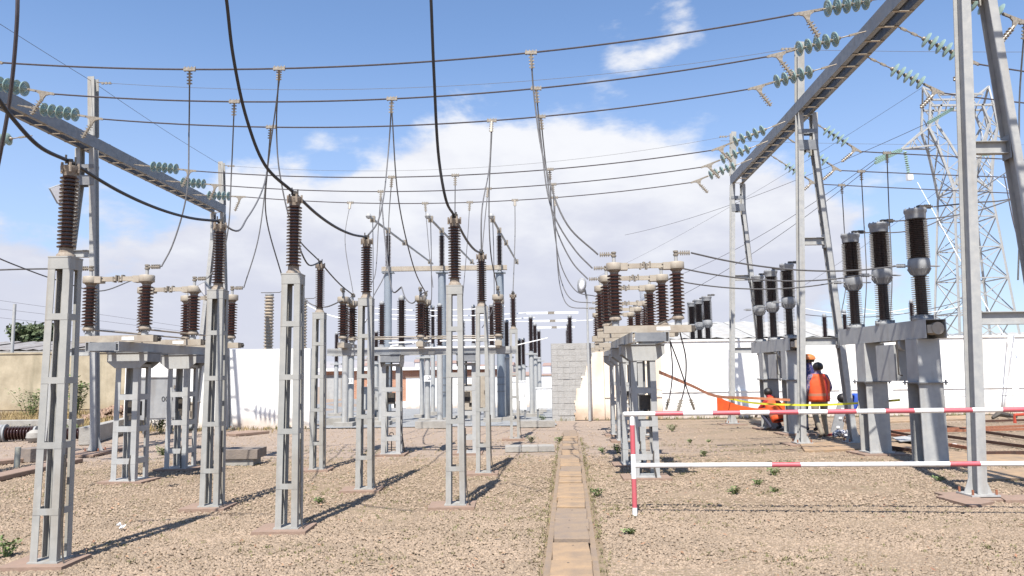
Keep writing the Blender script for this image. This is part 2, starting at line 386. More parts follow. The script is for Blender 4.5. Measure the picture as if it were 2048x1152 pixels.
def smooth_path(pts, k=8):
    pts = [Vector(p) for p in pts]
    if len(pts) < 3: return pts
    q = [pts[0] * 2 - pts[1]] + pts + [pts[-1] * 2 - pts[-2]]; o = []
    for i in range(1, len(q) - 2):
        a, b, c, d = q[i - 1:i + 3]
        # centripetal spacing keeps unevenly spaced points from overshooting
        ta = 0; tb = ta + max((b - a).length, 1e-3) ** .5; tcc = tb + max((c - b).length, 1e-3) ** .5; td = tcc + max((d - c).length, 1e-3) ** .5
        for j in range(k):
            t = tb + (tcc - tb) * j / k
            A1 = a.lerp(b, (t - ta) / (tb - ta)); A2 = b.lerp(c, (t - tb) / (tcc - tb)); A3 = c.lerp(d, (t - tcc) / (td - tcc))
            B1 = A1.lerp(A2, (t - ta) / (tcc - ta)); B2 = A2.lerp(A3, (t - tb) / (td - tb)); o.append(B1.lerp(B2, (t - tb) / (tcc - tb)))
    o.append(pts[-1]); return o
def sag(a, b, s, n=24):
    a = Vector(a); b = Vector(b); return [a.lerp(b, i / n) - Vector((0, 0, 4 * s * (i / n) * (1 - i / n))) for i in range(n + 1)]

def ins_prof(z0, z1, rc, rs, n, droop=.25, thick=.3, taper=0.):
    """porcelain column: n sheds between z0 and z1"""
    p = [(rc, z0)]; st = (z1 - z0) / n
    for i in range(n):
        z = z0 + st * (i + .5); k = 1 - taper * (i / n); a, b = rc * k, rs * k
        t = st * thick
        p += [(a, z - t), (b * .97, z - t * droop * 2 - t * .2), (b, z), (b * .9, z + t * .35), (a, z + t)]
    p.append((rc * (1 - taper), z1)); return p

# ---------------------------------------------------------------- post insulator on a battened steel column
def tapered_column(root, H, wb, wt, fl, levels, bh, cap_h, m, thick=.008, panels=None):
    def w(z): return wb + (wt - wb) * z / H
    def L(z, sx, sy):
        h = w(z) / 2; o = [(h, h), (h - fl, h), (h - fl, h - thick), (h - thick, h - thick), (h - thick, h - fl), (h, h - fl)]
        return [(x * sx, y * sy, z) for x, y in o]
    for sx, sy in ((-1, -1), (1, -1), (1, 1), (-1, 1)):
        mb = MB(); A, B = L(0.02, sx, sy), L(H - cap_h, sx, sy)
        if sx * sy < 0: A.reverse(); B.reverse()
        mb.loft(list(reversed(A)), list(reversed(B))); mb.build('corner_leg', m, root)
    for z in levels:
        h = w(z) / 2 + .0025
        for k in range(4):
            mb = MB(); L2 = 2 * (h - .004)
            c = [(0, -h + .003, z), (h - .003, 0, z), (0, h - .003, z), (-h + .003, 0, z)][k]
            mb.box(c, (L2, .006, bh) if k % 2 == 0 else (.006, L2 - .012, bh)); mb.build('batten', m, root)
    h = wt + .006; mb = MB(); tk = .008
    for k in (-1, 1):
        mb.box((0, k * (h / 2 - tk / 2), H - cap_h / 2 - .002), (h, tk, cap_h)); mb.box((k * (h / 2 - tk / 2), 0, H - cap_h / 2 - .002), (tk, h - 2 * tk - .002, cap_h))
    mb.build('head_collar', m, root)
    mb = MB(); mb.box((0, 0, H + .004), (h + .006, h + .006, .012)); mb.build('top_plate', m, root)
    mb = MB(); mb.box((0, 0, .012), (wb + .03, wb + .03, .02)); mb.build('base_plate', m, root)
def bus_support():
    r = thing('bus_support', '', 'insulator column', group='porcelain post insulators on battened steel columns')
    H = 2.6
    tapered_column(r, H, .225, .19, .062, (.43, .98, 1.53, 2.08), .055, .10, PAINT)
    mb = MB(); mb.box((-.04, -.01, -.02), (.54, .46, .06)); mb.build('foundation', TERRA, r)
    i = MB().lathe(ins_prof(H + .09, H + .745, .046, .08, 19, thick=.3), 18).build('insulator', PORC, r, True)
    MB().lathe([(.078, H + .01), (.075, H + .035), (.06, H + .05), (.056, H + .095), (.046, H + .1)], 14).build('lower_flange', CAST, i, True)
    mb = MB().lathe([(.046, H + .74), (.056, H + .745), (.06, H + .785), (.078, H + .81), (.08, H + .835), (.05, H + .84)], 14)
    for k in range(6):
        a = k * math.pi / 3; mb.tube([(.074 * math.cos(a), .074 * math.sin(a), H + .775), (.074 * math.cos(a), .074 * math.sin(a), H + .86)], .012, 6)
    mb.build('upper_cap', CAST, i, True)
    mb = MB().tube([(0, 0, H + .835), (0, 0, H + .905)], .022, 8)
    mb.box((0, 0, H + .875), (.05, .12, .03), .4)
    for sx in (-1, 1): mb.tube([(sx * .02, sx * .04, H + .855), (sx * .02, sx * .04, H + .935)], .009, 6)
    mb.build('clamp', DARKF, r)
    # earthing strip down one leg
    mb = MB().tube(smooth_path([(.12, -.06, .9), (.125, -.07, .5), (.13, -.08, .25), (.16, -.1, .05), (.19, -.12, -.01)], 5), .008, 6)
    mb.build('earth_wire', DARKF, r)
    return r

# ---------------------------------------------------------------- centre-break disconnector pole and its frame
def switch_pole():
    r = thing('disconnector_pole', '', 'disconnector', group='centre-break disconnector poles')
    mb = MB(); mb.box((0, 0, .05), (1.22, .13, .1)); b = mb.build('base_beam', CREAM, r)
    mb = MB(); mb.box((.22, -.0675, .052), (.19, .004, .05)); mb.build('nameplate', WHITEP, b)
    mb = MB(); mb.box((.64, 0, .05), (.05, .10, .085)); mb.tube([(.655, -.02, .05), (.68, -.02, .05)], .02, 8); mb.tube([(.655, .025, .05), (.68, .025, .05)], .02, 8); mb.build('end_box', DARKF, b)
    for sx in (-1, 1):
        x = sx * .44
        mb = MB().lathe([(.05, .1), (.05, .15), (.035, .15), (.035, .175), (.07, .178), (.07, .185)], 12, (x, 0, 0))
        for k in range(4):
            a = k * math.pi / 2 + .6; mb.tube([(x + .058 * math.cos(a), .058 * math.sin(a), .155), (x + .058 * math.cos(a), .058 * math.sin(a), .2)], .01, 6)
        mb.build('rotating_base', SWITCHP, r)
        i = MB().lathe(ins_prof(.25, .845, .058, .104, 12, thick=.36), 20, (x, 0, 0)).build('insulator', PORC, r, True)
        MB().lathe([(.088, .186), (.09, .2), (.086, .215), (.07, .24), (.06, .255)], 16, (x, 0, 0)).build('lower_flange', CAST, i, True)
        MB().lathe([(.058, .84), (.062, .845), (.062, .865), (.085, .885), (.085, .895)], 16, (x, 0, 0)).build('upper_flange', CAST, i, True)
        # rotating head: round drum with a spout towards the centre
        mb = MB().lathe([(.108, .897), (.113, .905), (.113, .99), (.108, 1.0), (.03, 1.002)], 20, (x, 0, 0))
        mb.box((x - sx * .13, 0, .945), (.12, .13, .098)); mb.build('rotating_head', CREAM, r, True)
        mb = MB()
        for yy in (-.03, .03): mb.box((x - sx * .305, yy, .955), (.24, .012, .065))
        mb.box((x - sx * .2, 0, .955), (.03, .05, .05))
        a = mb.build('contact_arm', CREAM, r)
        mb = MB()
        for q in (0.19, .47): mb.tube([(x - sx * (q + .01), -.04, .965), (x - sx * (q + .01), .04, .965)], .01, 6)
        mb.build('bolt', DARKF, a)
        mb = MB().tube([(x, 0, 1.0), (x, 0, 1.10)], .026, 10)
        tm = mb.build('terminal_stem', SWITCHP, r, True)
        mb = MB().lathe([(.035, 1.09), (.038, 1.1), (.038, 1.115), (.028, 1.12), (.028, 1.135), (.038, 1.14), (.038, 1.16), (.03, 1.165)], 10, (x, 0, 0))
        mb.bar((x, 0, 1.128), (x + sx * .2, 0, 1.125), .04, .022)
        for q in (.07, .10, .13, .16, .19): mb.box((x + sx * q, 0, 1.128), (.014, .03, .065))
        mb.build('clamp', FIT, tm)
    mb = MB()
    for k in range(4): mb.box(((k - 1.5) * .045, 0, .955 + (.012 if k % 2 else -.008)), (.02, .085, .085))
    mb.tube([(0, 0, .9), (0, 0, 1.01)], .007, 6); mb.box((.07, 0, .985), (.02, .05, .06)); mb.box((-.07, 0, .93), (.02, .05, .05))
    mb.build('centre_contact', FIT, r)
    return r
def pedestal(name_top=1.93):
    r = thing('steel_pedestal', '', 'pedestal', group='battened steel pedestals under the disconnectors')
    tapered_column(r, 1.75, .38, .36, .085, (.30, .78, 1.26), .085, .03, SWITCHP, .01)
    mb = MB(); mb.box((0, 0, -.02), (.70, .58, .05)); mb.build('foundation', TERRA, r)
    for k in (-1, 1):   # flared gusset head
        y = k * .19; t = .01
        pts = [(-.19, 1.70), (.19, 1.70), (.32, 1.80), (.32, 1.93), (-.32, 1.93), (-.32, 1.80)]
        MB().loft([(x, y + t / 2, z) for x, z in pts], [(x, y - t / 2, z) for x, z in pts]).build('gusset_plate', SWITCHP, r)
        mb = MB(); mb.box((k * .315, 0, 1.86), (.01, .37, .13)); mb.build('side_plate', BEAMP, r)
    mb = MB(); mb.box((0, 0, 1.94), (.66, .42, .015)); mb.build('top_plate', BEAMP, r)
    mb = MB(); mb.box((.03, .02, 1.08), (.15, .14, .22)); mb.box((.03, -.06, .93), (.06, .05, .08)); mb.build('drive_mechanism', DARKF, r)
    mb = MB().tube([(.03, .02, 1.2), (.03, .02, 1.93)], .018, 8); mb.build('drive_shaft', BEAMP, r)
    mb = MB().tube(smooth_path([(.08, -.1, .9), (.12, -.16, .5), (.1, -.2, .25), (.13, -.23, .02)], 5), .012, 6); mb.build('cable', DARKF, r)
    return r
def switch_frame(loc, rz, label, y0, y1):
    """two long channels across the pedestals plus the linkage rod; the poles stand on it"""
    r = thing('switch_stand', label, 'steel frame', loc, rz)
    for x in (-.25, .25):
        mb = MB(); mb.box((x, (y0 + y1) / 2, .07), (.008, y1 - y0, .14)); s = 1 if x > 0 else -1
        for z in (.004, .136): mb.box((x - s * .034, (y0 + y1) / 2, z), (.06, y1 - y0, .008))
        mb.build('channel', CREAM if False else SWITCHP, r)
    for y in (y0 + .006, y1 - .006):
        mb = MB(); mb.box((0, y, .07), (.42, .01, .12)); mb.build('end_plate', BEAMP, r)
    return r

# ---------------------------------------------------------------- live-tank circuit breaker pole and its two-legged frame
def breaker_pole():
    r = thing('breaker_pole', '', 'circuit breaker pole', group='circuit breaker poles with two stacked insulators')
    mb = MB().lathe([(.16, 0), (.165, .012), (.165, .03), (.13, .045), (.115, .075), (.11, .085)], 20)
    for k in range(10):
        a = k * math.pi / 5; mb.box((.135 * math.cos(a), .135 * math.sin(a), .05), (.055, .012, .05), a)
    mb.build('lower_flange', CASTG, r, True)
    MB().lathe(ins_prof(.085, .685, .086, .146, 18, droop=.3, thick=.2, taper=.06), 22).build('support_insulator', PORCD, r, True)
    mb = MB().lathe([(.10, .685), (.11, .70), (.12, .72), (.15, .77), (.168, .80), (.17, .86), (.168, .90), (.16, .945), (.152, .955)], 24)
    for k in range(14):
        a = k * 2 * math.pi / 14; mb.bar((.118 * math.cos(a), .118 * math.sin(a), .715), (.168 * math.cos(a), .168 * math.sin(a), .80), .014, .03)
    mid = mb.build('middle_housing', CASTG, r, True)
    mb = MB(); mb.bar((-.17, 0, .84), (-.42, 0, .845), .05, .02)
    for q in (.24, .27, .30, .33, .36): mb.box((-q, 0, .845), (.014, .03, .06))
    mb.build('terminal_clamp', CASTG, mid); MB().bar((.17, 0, .84), (.34, 0, .835), .07, .015).build('terminal_pad', CASTG, mid)
    MB().lathe(ins_prof(.955, 1.565, .112, .180, 21, droop=.3, thick=.2, taper=.05), 24).build('interrupter_insulator', PORCD, r, True)
    mb = MB().lathe([(.13, 1.565), (.15, 1.575), (.155, 1.60), (.158, 1.66), (.172, 1.68), (.175, 1.715), (.165, 1.73), (.04, 1.735)], 24)
    for k in range(12):
        a = k * math.pi / 6; mb.tube([(.158 * math.cos(a), .158 * math.sin(a), 1.70), (.158 * math.cos(a), .158 * math.sin(a), 1.745)], .012, 6)
    cp = mb.build('top_cap', CASTG, r, True)
    mb = MB(); mb.box((.09, 0, 1.765), (.09, .08, .06)); mb.bar((.12, 0, 1.775), (.30, 0, 1.775), .03, .03)
    for q in (.17, .20, .23, .26): mb.box((q, 0, 1.775), (.013, .035, .065))
    mb.build('terminal', DARKF, cp)
    return r
def breaker_frame():
    r = thing('breaker_support', '', 'breaker support', group='two-legged breaker supports with a deep cross beam')
    # local Y runs along the beam, origin on the ground under the front leg
    mb = MB(); y0, y1 = -.42, 2.6
    mb.box((-.165, (y0 + y1) / 2, 2.145), (.012, y1 - y0, .30))
    mb.box((.165, (y0 + y1) / 2, 2.145), (.012, y1 - y0, .30))
    mb.box((0, (y0 + y1) / 2, 2.289), (.318, y1 - y0, .01)); mb.box((0, y0 + .35, 2.0), (.318, .02, .01))
    mb.box((0, y1 - .01, 2.145), (.318, .01, .27))
    bm = mb.build('cross_beam', SWITCHP, r)
    mb = MB().tube([(.03, y0 - .01, 2.15), (.03, y0 + .2, 2.15)], .10, 16); mb.box((-.09, y0 + .06, 2.14), (.10, .12, .13)); mb.build('gear_housing', CREAM, bm)
    for y in (0.0, 1.75):
        mb = MB(); h = .19
        mb.box((0, y, 1.645), (.38, .34, .69)); mb.build('leg_head', SWITCHP, r)
        mb = MB(); mb.box((0, y, 1.29), (.50, .46, .02))
        for sx in (-1, 1):
            for sy in (-1, 1): mb.tube([(sx * .225, y + sy * .2, 1.25), (sx * .225, y + sy * .2, 1.33)], .014, 6)
        mb.build('leg_flange', BEAMP, r)
        mb = MB().hbeam((0, y, .0), (0, y, 1.28), .36, .40, .022, (0, 1, 0)); mb.box((0, y, .012), (.46, .44, .02))
        mb.build('leg', STEEL, r)
        mb = MB(); mb.box((0, y, -.04), (.8, .75, .08)); mb.build('foundation', TERRA, r)
    mb = MB(); mb.box((0, .87, 1.62), (.36, .62, .62)); mb.build('drive_cabinet', SWITCHP, r)
    mb = MB().tube([(-.05, .40, 1.93), (-.05, .52, 1.93)], .11, 16); mb.build('pressure_vessel', SWITCHP, r)
    mb = MB().tube([(.2, .5, 1.95), (.21, .48, 1.5), (.15, .42, 1.3)], .012, 6); mb.build('pipe', DARKF, r)
    mb = MB().tube([(-.2, .42, 1.98), (-.2, .42, 1.42), (-.16, .38, 1.4)], .014, 6); mb.build('handle_rod', DARKF, r)
    return r

# ---------------------------------------------------------------- glass tension string; +X runs from the beam to the wire
def disc_mesh(m):
    return MB().lathe([(.03, -.012), (.05, -.02), (.10, -.006), (.127, .014), (.13, .03), (.12, .034), (.085, .022), (.075, .04), (.055, .03), (.035, .045), (.02, .046)], 20, ax='X').mesh('disc', m, True)
DISC = disc_mesh(GLASS)
DCAP = MB().lathe([(.012, -.075), (.022, -.07), (.034, -.05), (.036, -.02), (.03, -.01)], 12, ax='X').mesh('cap', FIT, True)
DPIN = MB().tube([(.03, 0, 0), (.085, 0, 0)], .010, 6).mesh('pin', FIT)
def tension_string(link_l=.25, tail=True, n=5):
    r = thing('insulator_string', '', 'insulator string')
    mb = MB(); k = max(2, int(link_l / .11))
    for i in range(k):
        x0 = link_l * i / k; x1 = link_l * (i + 1) / k + .01
        if i % 2: mb.bar((x0, .015, 0), (x1, .015, 0), .008, .03); mb.bar((x0, -.015, 0), (x1, -.015, 0), .008, .03)
        else: mb.tube([(x0, 0, 0), (x1, 0, 0)], .012, 6)
    mb.build('shackle', FIT, r)
    for i in range(n):
        x = link_l + .08 + i * .145
        d = link('disc', DISC, r, (x, 0, 0)); link('cap', DCAP, d, (0, 0, 0)); link('pin', DPIN, d, (0, 0, 0))
    x = link_l + .08 + n * .145 - .06
    mb = MB().bar((x, .012, 0), (x + .17, .012, 0), .006, .035); mb.bar((x, -.012, 0), (x + .17, -.012, 0), .006, .035)
    for q in (.02, .14): mb.tube([(x + q, -.025, 0), (x + q, .025, 0)], .012, 6)
    mb.build('link_plate', FIT, r)
    x += .14
    pts = [(0, .018), (.30, .022), (.33, .0), (.31, -.02), (.24, -.022), (.18, -.05), (.155, -.11), (.15, -.16), (.11, -.16), (.10, -.11), (.075, -.05), (.0, -.015)]
    mb = MB().loft([(x + a, .014, b) for a, b in pts], [(x + a, -.014, b) for a, b in pts]); c = mb.build('tension_clamp', FIT, r)
    if tail:
        mb = MB().tube([(x + .13, 0, -.12), (x + .03, 0, -.42)], .024, 8)
        for j in range(5): mb.bar((x + .06 - .0165 * j, 0, -.172 - j * .05), (x + .155 - .0165 * j, 0, -.19 - j * .05), .05, .012)
        mb.build('jumper_stub', FIT, c)
    r['len'] = x + .31
    return r
# ================================================================ THE SETTING
# far ground behind the yard falls away gently (the town side lies lower)
def gz(x, y):
    a = min(max((y - 25) / 27, 0), 1); b = min(max((x + 11) / 2, 0), 1)
    far = max(0, min(1, (y - 70) / 200)) * -3
    return -.65 * a * b + far
def sheet(name, xs, ys, m, dz=0, kind='structure'):
    vs = [(x, y, gz(x, y) + dz) for y in ys for x in xs]; nx = len(xs)
    fs = [(j * nx + i, j * nx + i + 1, (j + 1) * nx + i + 1, (j + 1) * nx + i) for j in range(len(ys) - 1) for i in range(nx - 1)]
    return tag(MB().add(vs, fs).build(name, m), kind=kind)
# near ground with a little unevenness
def fine_ground():
    xs = np.concatenate([[-1500, -300, -60], np.arange(-26, 26.01, .35), [60, 300, 1500]])
    ys = np.concatenate([[-200, -30, -5], np.arange(0, 25.01, .3), np.arange(26, 56, 2), [70, 120, 300, 1500]])
    X, Y = np.meshgrid(xs, ys); Z = np.zeros_like(X)
    for i in range(X.shape[0]):
        for j in range(X.shape[1]): Z[i, j] = gz(X[i, j], Y[i, j])
    rs = np.random.RandomState(3)
    near = (np.abs(X) < 26) & (Y > 0) & (Y < 25)
    Z += near * (.012 * np.sin(X * 1.7 + 1.1 * np.sin(Y * .9)) * np.sin(Y * 2.1 + X) + rs.uniform(-.008, .008, X.shape)) - near * .012
    vs = np.stack([X.ravel(), Y.ravel(), Z.ravel()], 1).tolist(); nx = len(xs)
    fs = [(j * nx + i, j * nx + i + 1, (j + 1) * nx + i + 1, (j + 1) * nx + i) for j in range(len(ys) - 1) for i in range(nx - 1)]
    mb = MB(); mb.v = [tuple(v) for v in vs]; mb.f = fs; mb.mi = [0] * len(fs)
    return tag(mb.build('ground', GROUNDM, None, False), kind='structure')
fine_ground()
sheet('gravel_yard', [-6.3, -4, -2, 0, 1.3], [23.6, 24.4, 25.2, 26.3], YARDM, .012)
sheet('gravel_yard', [-11, -9.6, -9, -8, -6, -2, 2, 6, 12], [26.3, 28, 30, 36, 44, 52, 60], YARDM, .012)

# loose stones
def stones():
    rs = np.random.RandomState(11); parts = []
    bands = [(4.6, 9, 125000, .005, .0115), (9, 15, 62000, .006, .0135), (15, 24, 12000, .009, .018)]
    base = np.array([[-1, -1, -.6], [1, -1, -.6], [1, 1, -.6], [-1, 1, -.6], [-.7, -.7, .6], [.7, -.7, .6], [.7, .7, .6], [-.7, .7, .6]])
    allv = []; 
    for y0, y1, n, s0, s1 in bands:
        y = rs.uniform(y0, y1, n); x = rs.uniform(-1, 1, n) * (y * .70 + .6)
        # keep clear of the cable trench covers
        tx = .43 + (y - 5.9) * .071; ok = np.abs(x - tx) > .27
        ok &= ~((y > 15) & (rs.uniform(0, 1, n) < .4))
        x, y = x[ok], y[ok]; n = len(x); s = rs.uniform(s0, s1, n) * rs.choice([.55, .8, 1, 1.25], n)
        v = base[None] * (1 + rs.uniform(-.35, .35, (n, 8, 3))) * s[:, None, None] * np.array([1, 1, .75])
        a = rs.uniform(0, 6.28, n); c, sn = np.cos(a)[:, None], np.sin(a)[:, None]
        vx = v[..., 0] * c - v[..., 1] * sn + x[:, None]; vy = v[..., 0] * sn + v[..., 1] * c + y[:, None]
        vz = v[..., 2] + (s * .12)[:, None]
        allv.append(np.stack([vx, vy, vz], -1).reshape(-1, 3))
    V = np.concatenate(allv); n = len(V) // 8
    f = np.array([[4, 5, 6, 7], [0, 1, 5, 4], [1, 2, 6, 5], [2, 3, 7, 6], [3, 0, 4, 7]])
    Fc = (f[None] + (np.arange(n) * 8)[:, None, None]).reshape(-1, 4)
    me = bpy.data.meshes.new('gravel'); me.vertices.add(len(V)); me.vertices.foreach_set('co', V.ravel())
    me.loops.add(Fc.size); me.loops.foreach_set('vertex_index', Fc.ravel().astype(np.int32))
    me.polygons.add(len(Fc)); me.polygons.foreach_set('loop_start', np.arange(0, Fc.size, 4, dtype=np.int32))
    me.polygons.foreach_set('loop_total', np.full(len(Fc), 4, dtype=np.int32))
    me.update(calc_edges=True); me.materials.append(STONEM)
    return tag(link('gravel', me), 'loose sandy gravel covering the substation ground', 'gravel', kind='stuff')
stones()

# little tufts of grass and moss scattered in the gravel, nobody could count them
def tuft(mb, c, h, n, spread, r_, w=.006, lean=.5):
    for _ in range(n):
        a = r_.uniform(0, 6.28); d = r_.uniform(0, spread); x, y = c[0] + d * math.cos(a), c[1] + d * math.sin(a)
        b = r_.uniform(0, 6.28); hh = h * r_.uniform(.5, 1.1); l = hh * lean * r_.uniform(.2, 1)
        wx, wy = w * math.cos(b + 1.57), w * math.sin(b + 1.57)
        tx, ty = x + l * math.cos(b), y + l * math.sin(b); mx_, my_ = x + l * .35 * math.cos(b), y + l * .35 * math.sin(b)
        mb.add([(x - wx, y - wy, c[2]), (x + wx, y + wy, c[2]), (mx_ + wx, my_ + wy, c[2] + hh * .6), (mx_ - wx, my_ - wy, c[2] + hh * .6), (tx, ty, c[2] + hh)],
               [(0, 1, 2, 3), (3, 2, 4)])
r_ = random.Random(5); mb = MB()
centres = [(r_.uniform(-7, 8), r_.uniform(5, 17)) for _ in range(170)]
for (cx, cy) in centres:
    for _ in range(r_.randint(6, 26)):
        x, y = r_.gauss(cx, .35), r_.gauss(cy, .22)
        if abs(x - (.43 + (y - 5.9) * .071)) < .28: continue
        tuft(mb, (x, y, 0), .026, 7, .035, r_, .003, 1.1)
for k in (-1, 1):
    for _ in range(260):
        y = r_.uniform(5, 19); x = .41 + (y - 5.9) * .072 + k * (.235 + abs(r_.gauss(0, .04)))
        tuft(mb, (x, y, 0), r_.uniform(.02, .05), 4, .03, r_, .003, 1.0)
for _ in range(500):
    x = r_.uniform(-11, 20); y = (23.75 if x < -6.1 else 25.9) - abs(r_.gauss(0, .22))
    if -6.1 < x < 1.4: continue
    tuft(mb, (x, y, 0), r_.uniform(.05, .16), 5, .08, r_, .006, .8)
tag(mb.build('grass', mat('short_grass', (.19, .19, .07), .8, 0, (.25, .21, .10), 2, rand=.4)), 'sparse short grass and moss in the gravel', 'grass', kind='stuff')
r_ = random.Random(12); mb = MB()
for _ in range(900):   # dead leaves and chips
    y = r_.uniform(4.8, 15); x = r_.uniform(-1, 1) * (y * .68 + .5); a = r_.uniform(0, 3.14); l = r_.uniform(.012, .035); w = l * r_.uniform(.2, .5)
    c, s_ = math.cos(a), math.sin(a); z = .018
    mb.add([(x - l * c, y - l * s_, z), (x + w * s_, y - w * c, z + r_.uniform(0, .015)), (x + l * c, y + l * s_, z + r_.uniform(0, .02)), (x - w * s_, y + w * c, z + .004)], [(0, 1, 2), (0, 2, 3)])
tag(mb.build('leaf_litter', mat('dead_leaf', (.26, .12, .07), .8, 0, (.36, .24, .14), 3, rand=.5)), 'dead leaves and dry chips scattered over the gravel', 'leaf litter', kind='stuff')
r_ = random.Random(8); mb = MB()
for _ in range(1500):
    p = G(r_.uniform(0, 300), r_.uniform(826, 866)); tuft(mb, (p.x, p.y, 0), .26, 7, .3, r_, .008, .5)
for _ in range(160):
    p = G(r_.uniform(250, 620), r_.uniform(850, 866)); tuft(mb, (p.x, p.y, 0), .12, 6, .2, r_, .006, .5)
tag(mb.build('dry_grass', DRYG), 'dry straw coloured grass in front of the cream wall', 'grass', kind='stuff')

# ---- walls
def wall(name, label, x0, x1, y, h, t, m, coping=True, plinth=None, pil=None, z0=0, cm=None):
    r = thing(name, label, 'wall', ((x0 + x1) / 2, y, z0)); w = x1 - x0
    MB().box((0, t / 2, h / 2), (w, t, h)).build('panel', m, r)
    if coping: MB().box((0, t / 2, h + .035), (w + .06, t + .08, .07)).build('coping', cm or m, r)
    if plinth: MB().box((0, -.03, plinth / 2), (w, .06, plinth)).build('plinth', m, r); MB().box((0, -.045, plinth + .02), (w, .09, .04)).build('plinth_ledge', m, r)
    for px in (pil or []): MB().box((px - (x0 + x1) / 2, -.04, h / 2 - .002), (.22, .08, h - .01)).build('pilaster', m, r)
    return r
wx0, wx1 = G(262, 856).x, G(619, 856).x
YL = 23.9
wall('white_wall', 'white painted boundary wall left of the gap, behind the second row of columns', -11.9, wx1, YL, 2.42, .2, WHITEW, False, None, [wx1 - .35, wx1 - 3.1])
MB().box((-11.82, YL + 6.2, 1.2), (.16, 12, 2.4)).build('return_wall', WHITEW)
tag(bpy.data.objects['return_wall'], 'white wall running back from the corner towards the cream wall', 'wall')
# cream stained wall far left
wall('cream_wall', 'stained cream boundary wall at the far left with weeds at its foot', -34, -11.95, 36, 2.78, .2, CREAMW, True, .22, [-34 + 3.3 * k for k in range(7)], cm=CREAMW)
# right wall: broken end with bare blocks, cream stretch, white stretch
YR = 26.1
xb0 = P(1105, 840, YR).x; xb1 = P(1178, 840, YR).x; xc = P(1325, 840, YR).x
r = thing('broken_wall', 'broken end of the boundary wall with bare grey blocks and torn cream plaster', 'wall', (xb0, YR, 0))
rb = random.Random(4); bw, bh = .40, .2; HB = 2.55
rows = 13
for k in range(rows):
    z = k * bh - .05; off = (k % 2) * bw / 2
    edge = 1.15 + .9 * (k / rows) * .35 + (.12 if k % 3 else -.05)
    x = 0 if not off else -0
    xs = [0.0]; x = bw - off if off else bw
    while x < 1.75: xs.append(x); x += bw
    xs.append(1.75)
    for i in range(len(xs) - 1):
        a, b2 = xs[i] + .002, xs[i + 1] - .002
        d = rb.uniform(-.008, .012)
        MB().box(((a + b2) / 2, .1 - d / 2, z + bh / 2), (b2 - a, .2 + d, bh - .005)).build('block', RAWW, r)
MB().box((.88, .11, 1.25), (1.73, .176, 2.49)).build('mortar_core', CONC, r)
# plaster skin with a torn, stepped left edge
mb = MB(); z = 0.
while z < HB - .01:
    hh = rb.choice([.07, .1, .13]); hh = min(hh, HB - z); st = int(z / .2)
    xl = .74 + max(0, st - 3) * .088 + rb.uniform(-.025, .025) + (.05 if st % 2 else 0)
    mb.box(((xl + 1.745) / 2, -.018 - rb.uniform(0, .002), z + hh / 2), (1.745 - xl, .03, hh)); z += hh
mb.build('plaster', PALEW, r)
wall('cream_wall', 'cream stretch of boundary wall behind the right disconnector', xb0 + 1.76, xc, YR, 2.55, .2, PALEW, False, .72, [])
wall('white_wall', 'long white boundary wall behind the workers and the circuit breakers', xc + .01, 30, YR, 2.55, .2, WHITEW, True, .86, [xc + 6.0, P(1778, 800, YR).x, P(2030, 800, YR).x, 22])
# far walls and buildings beyond the gap
DF = 52.0
def zf(px, py, Y): return P(px, py, Y).z
xa, xe = P(812, 800, DF).x, P(1140, 800, DF).x
wall('white_wall', 'low white wall closing the far side of the grey gravel yard', xa, xe + 8, DF, 2.05, .25, WHITEW, True, None, [], -.66, TERRA)
br = thing('brick_building', 'long red brick building with a grey door beyond the gap in the wall', 'building', (P(640, 800, 54).x, 54, -.66))
bw_ = P(870, 800, 54).x - P(640, 800, 54).x
h_b = P(700, 742, 54).z + .66
MB().box((bw_ / 2 + 2.5, 2.5, h_b / 2), (bw_ + 5, 5, h_b)).build('brick_wall', BRICKM, br)
MB().box((bw_ / 2 + 2.5, 2.4, h_b + .10), (bw_ + 5.4, 5.6, .2)).build('roof_slab', WHITEP, br)
MB().box((bw_ / 2 + 2.5, -.04, .22), (bw_ + 5, .08, .44)).build('plinth', WHITEP, br)
dx = P(668, 800, 54).x - br.location.x
d = MB().box((dx, -.06, 1.08), (.95, .06, 2.15)).build('door', SWITCHP, br)
MB().box((dx - .52, -.05, 1.1), (.08, .1, 2.2)).box((dx + .52, -.05, 1.1), (.08, .1, 2.2)).box((dx, -.05, 2.24), (1.12, .1, .08)).build('door_frame', CONC, d)
MB().box((dx + 3.0, -.05, 1.5), (1.3, .08, .7)).build('window', SWITCHP, br)
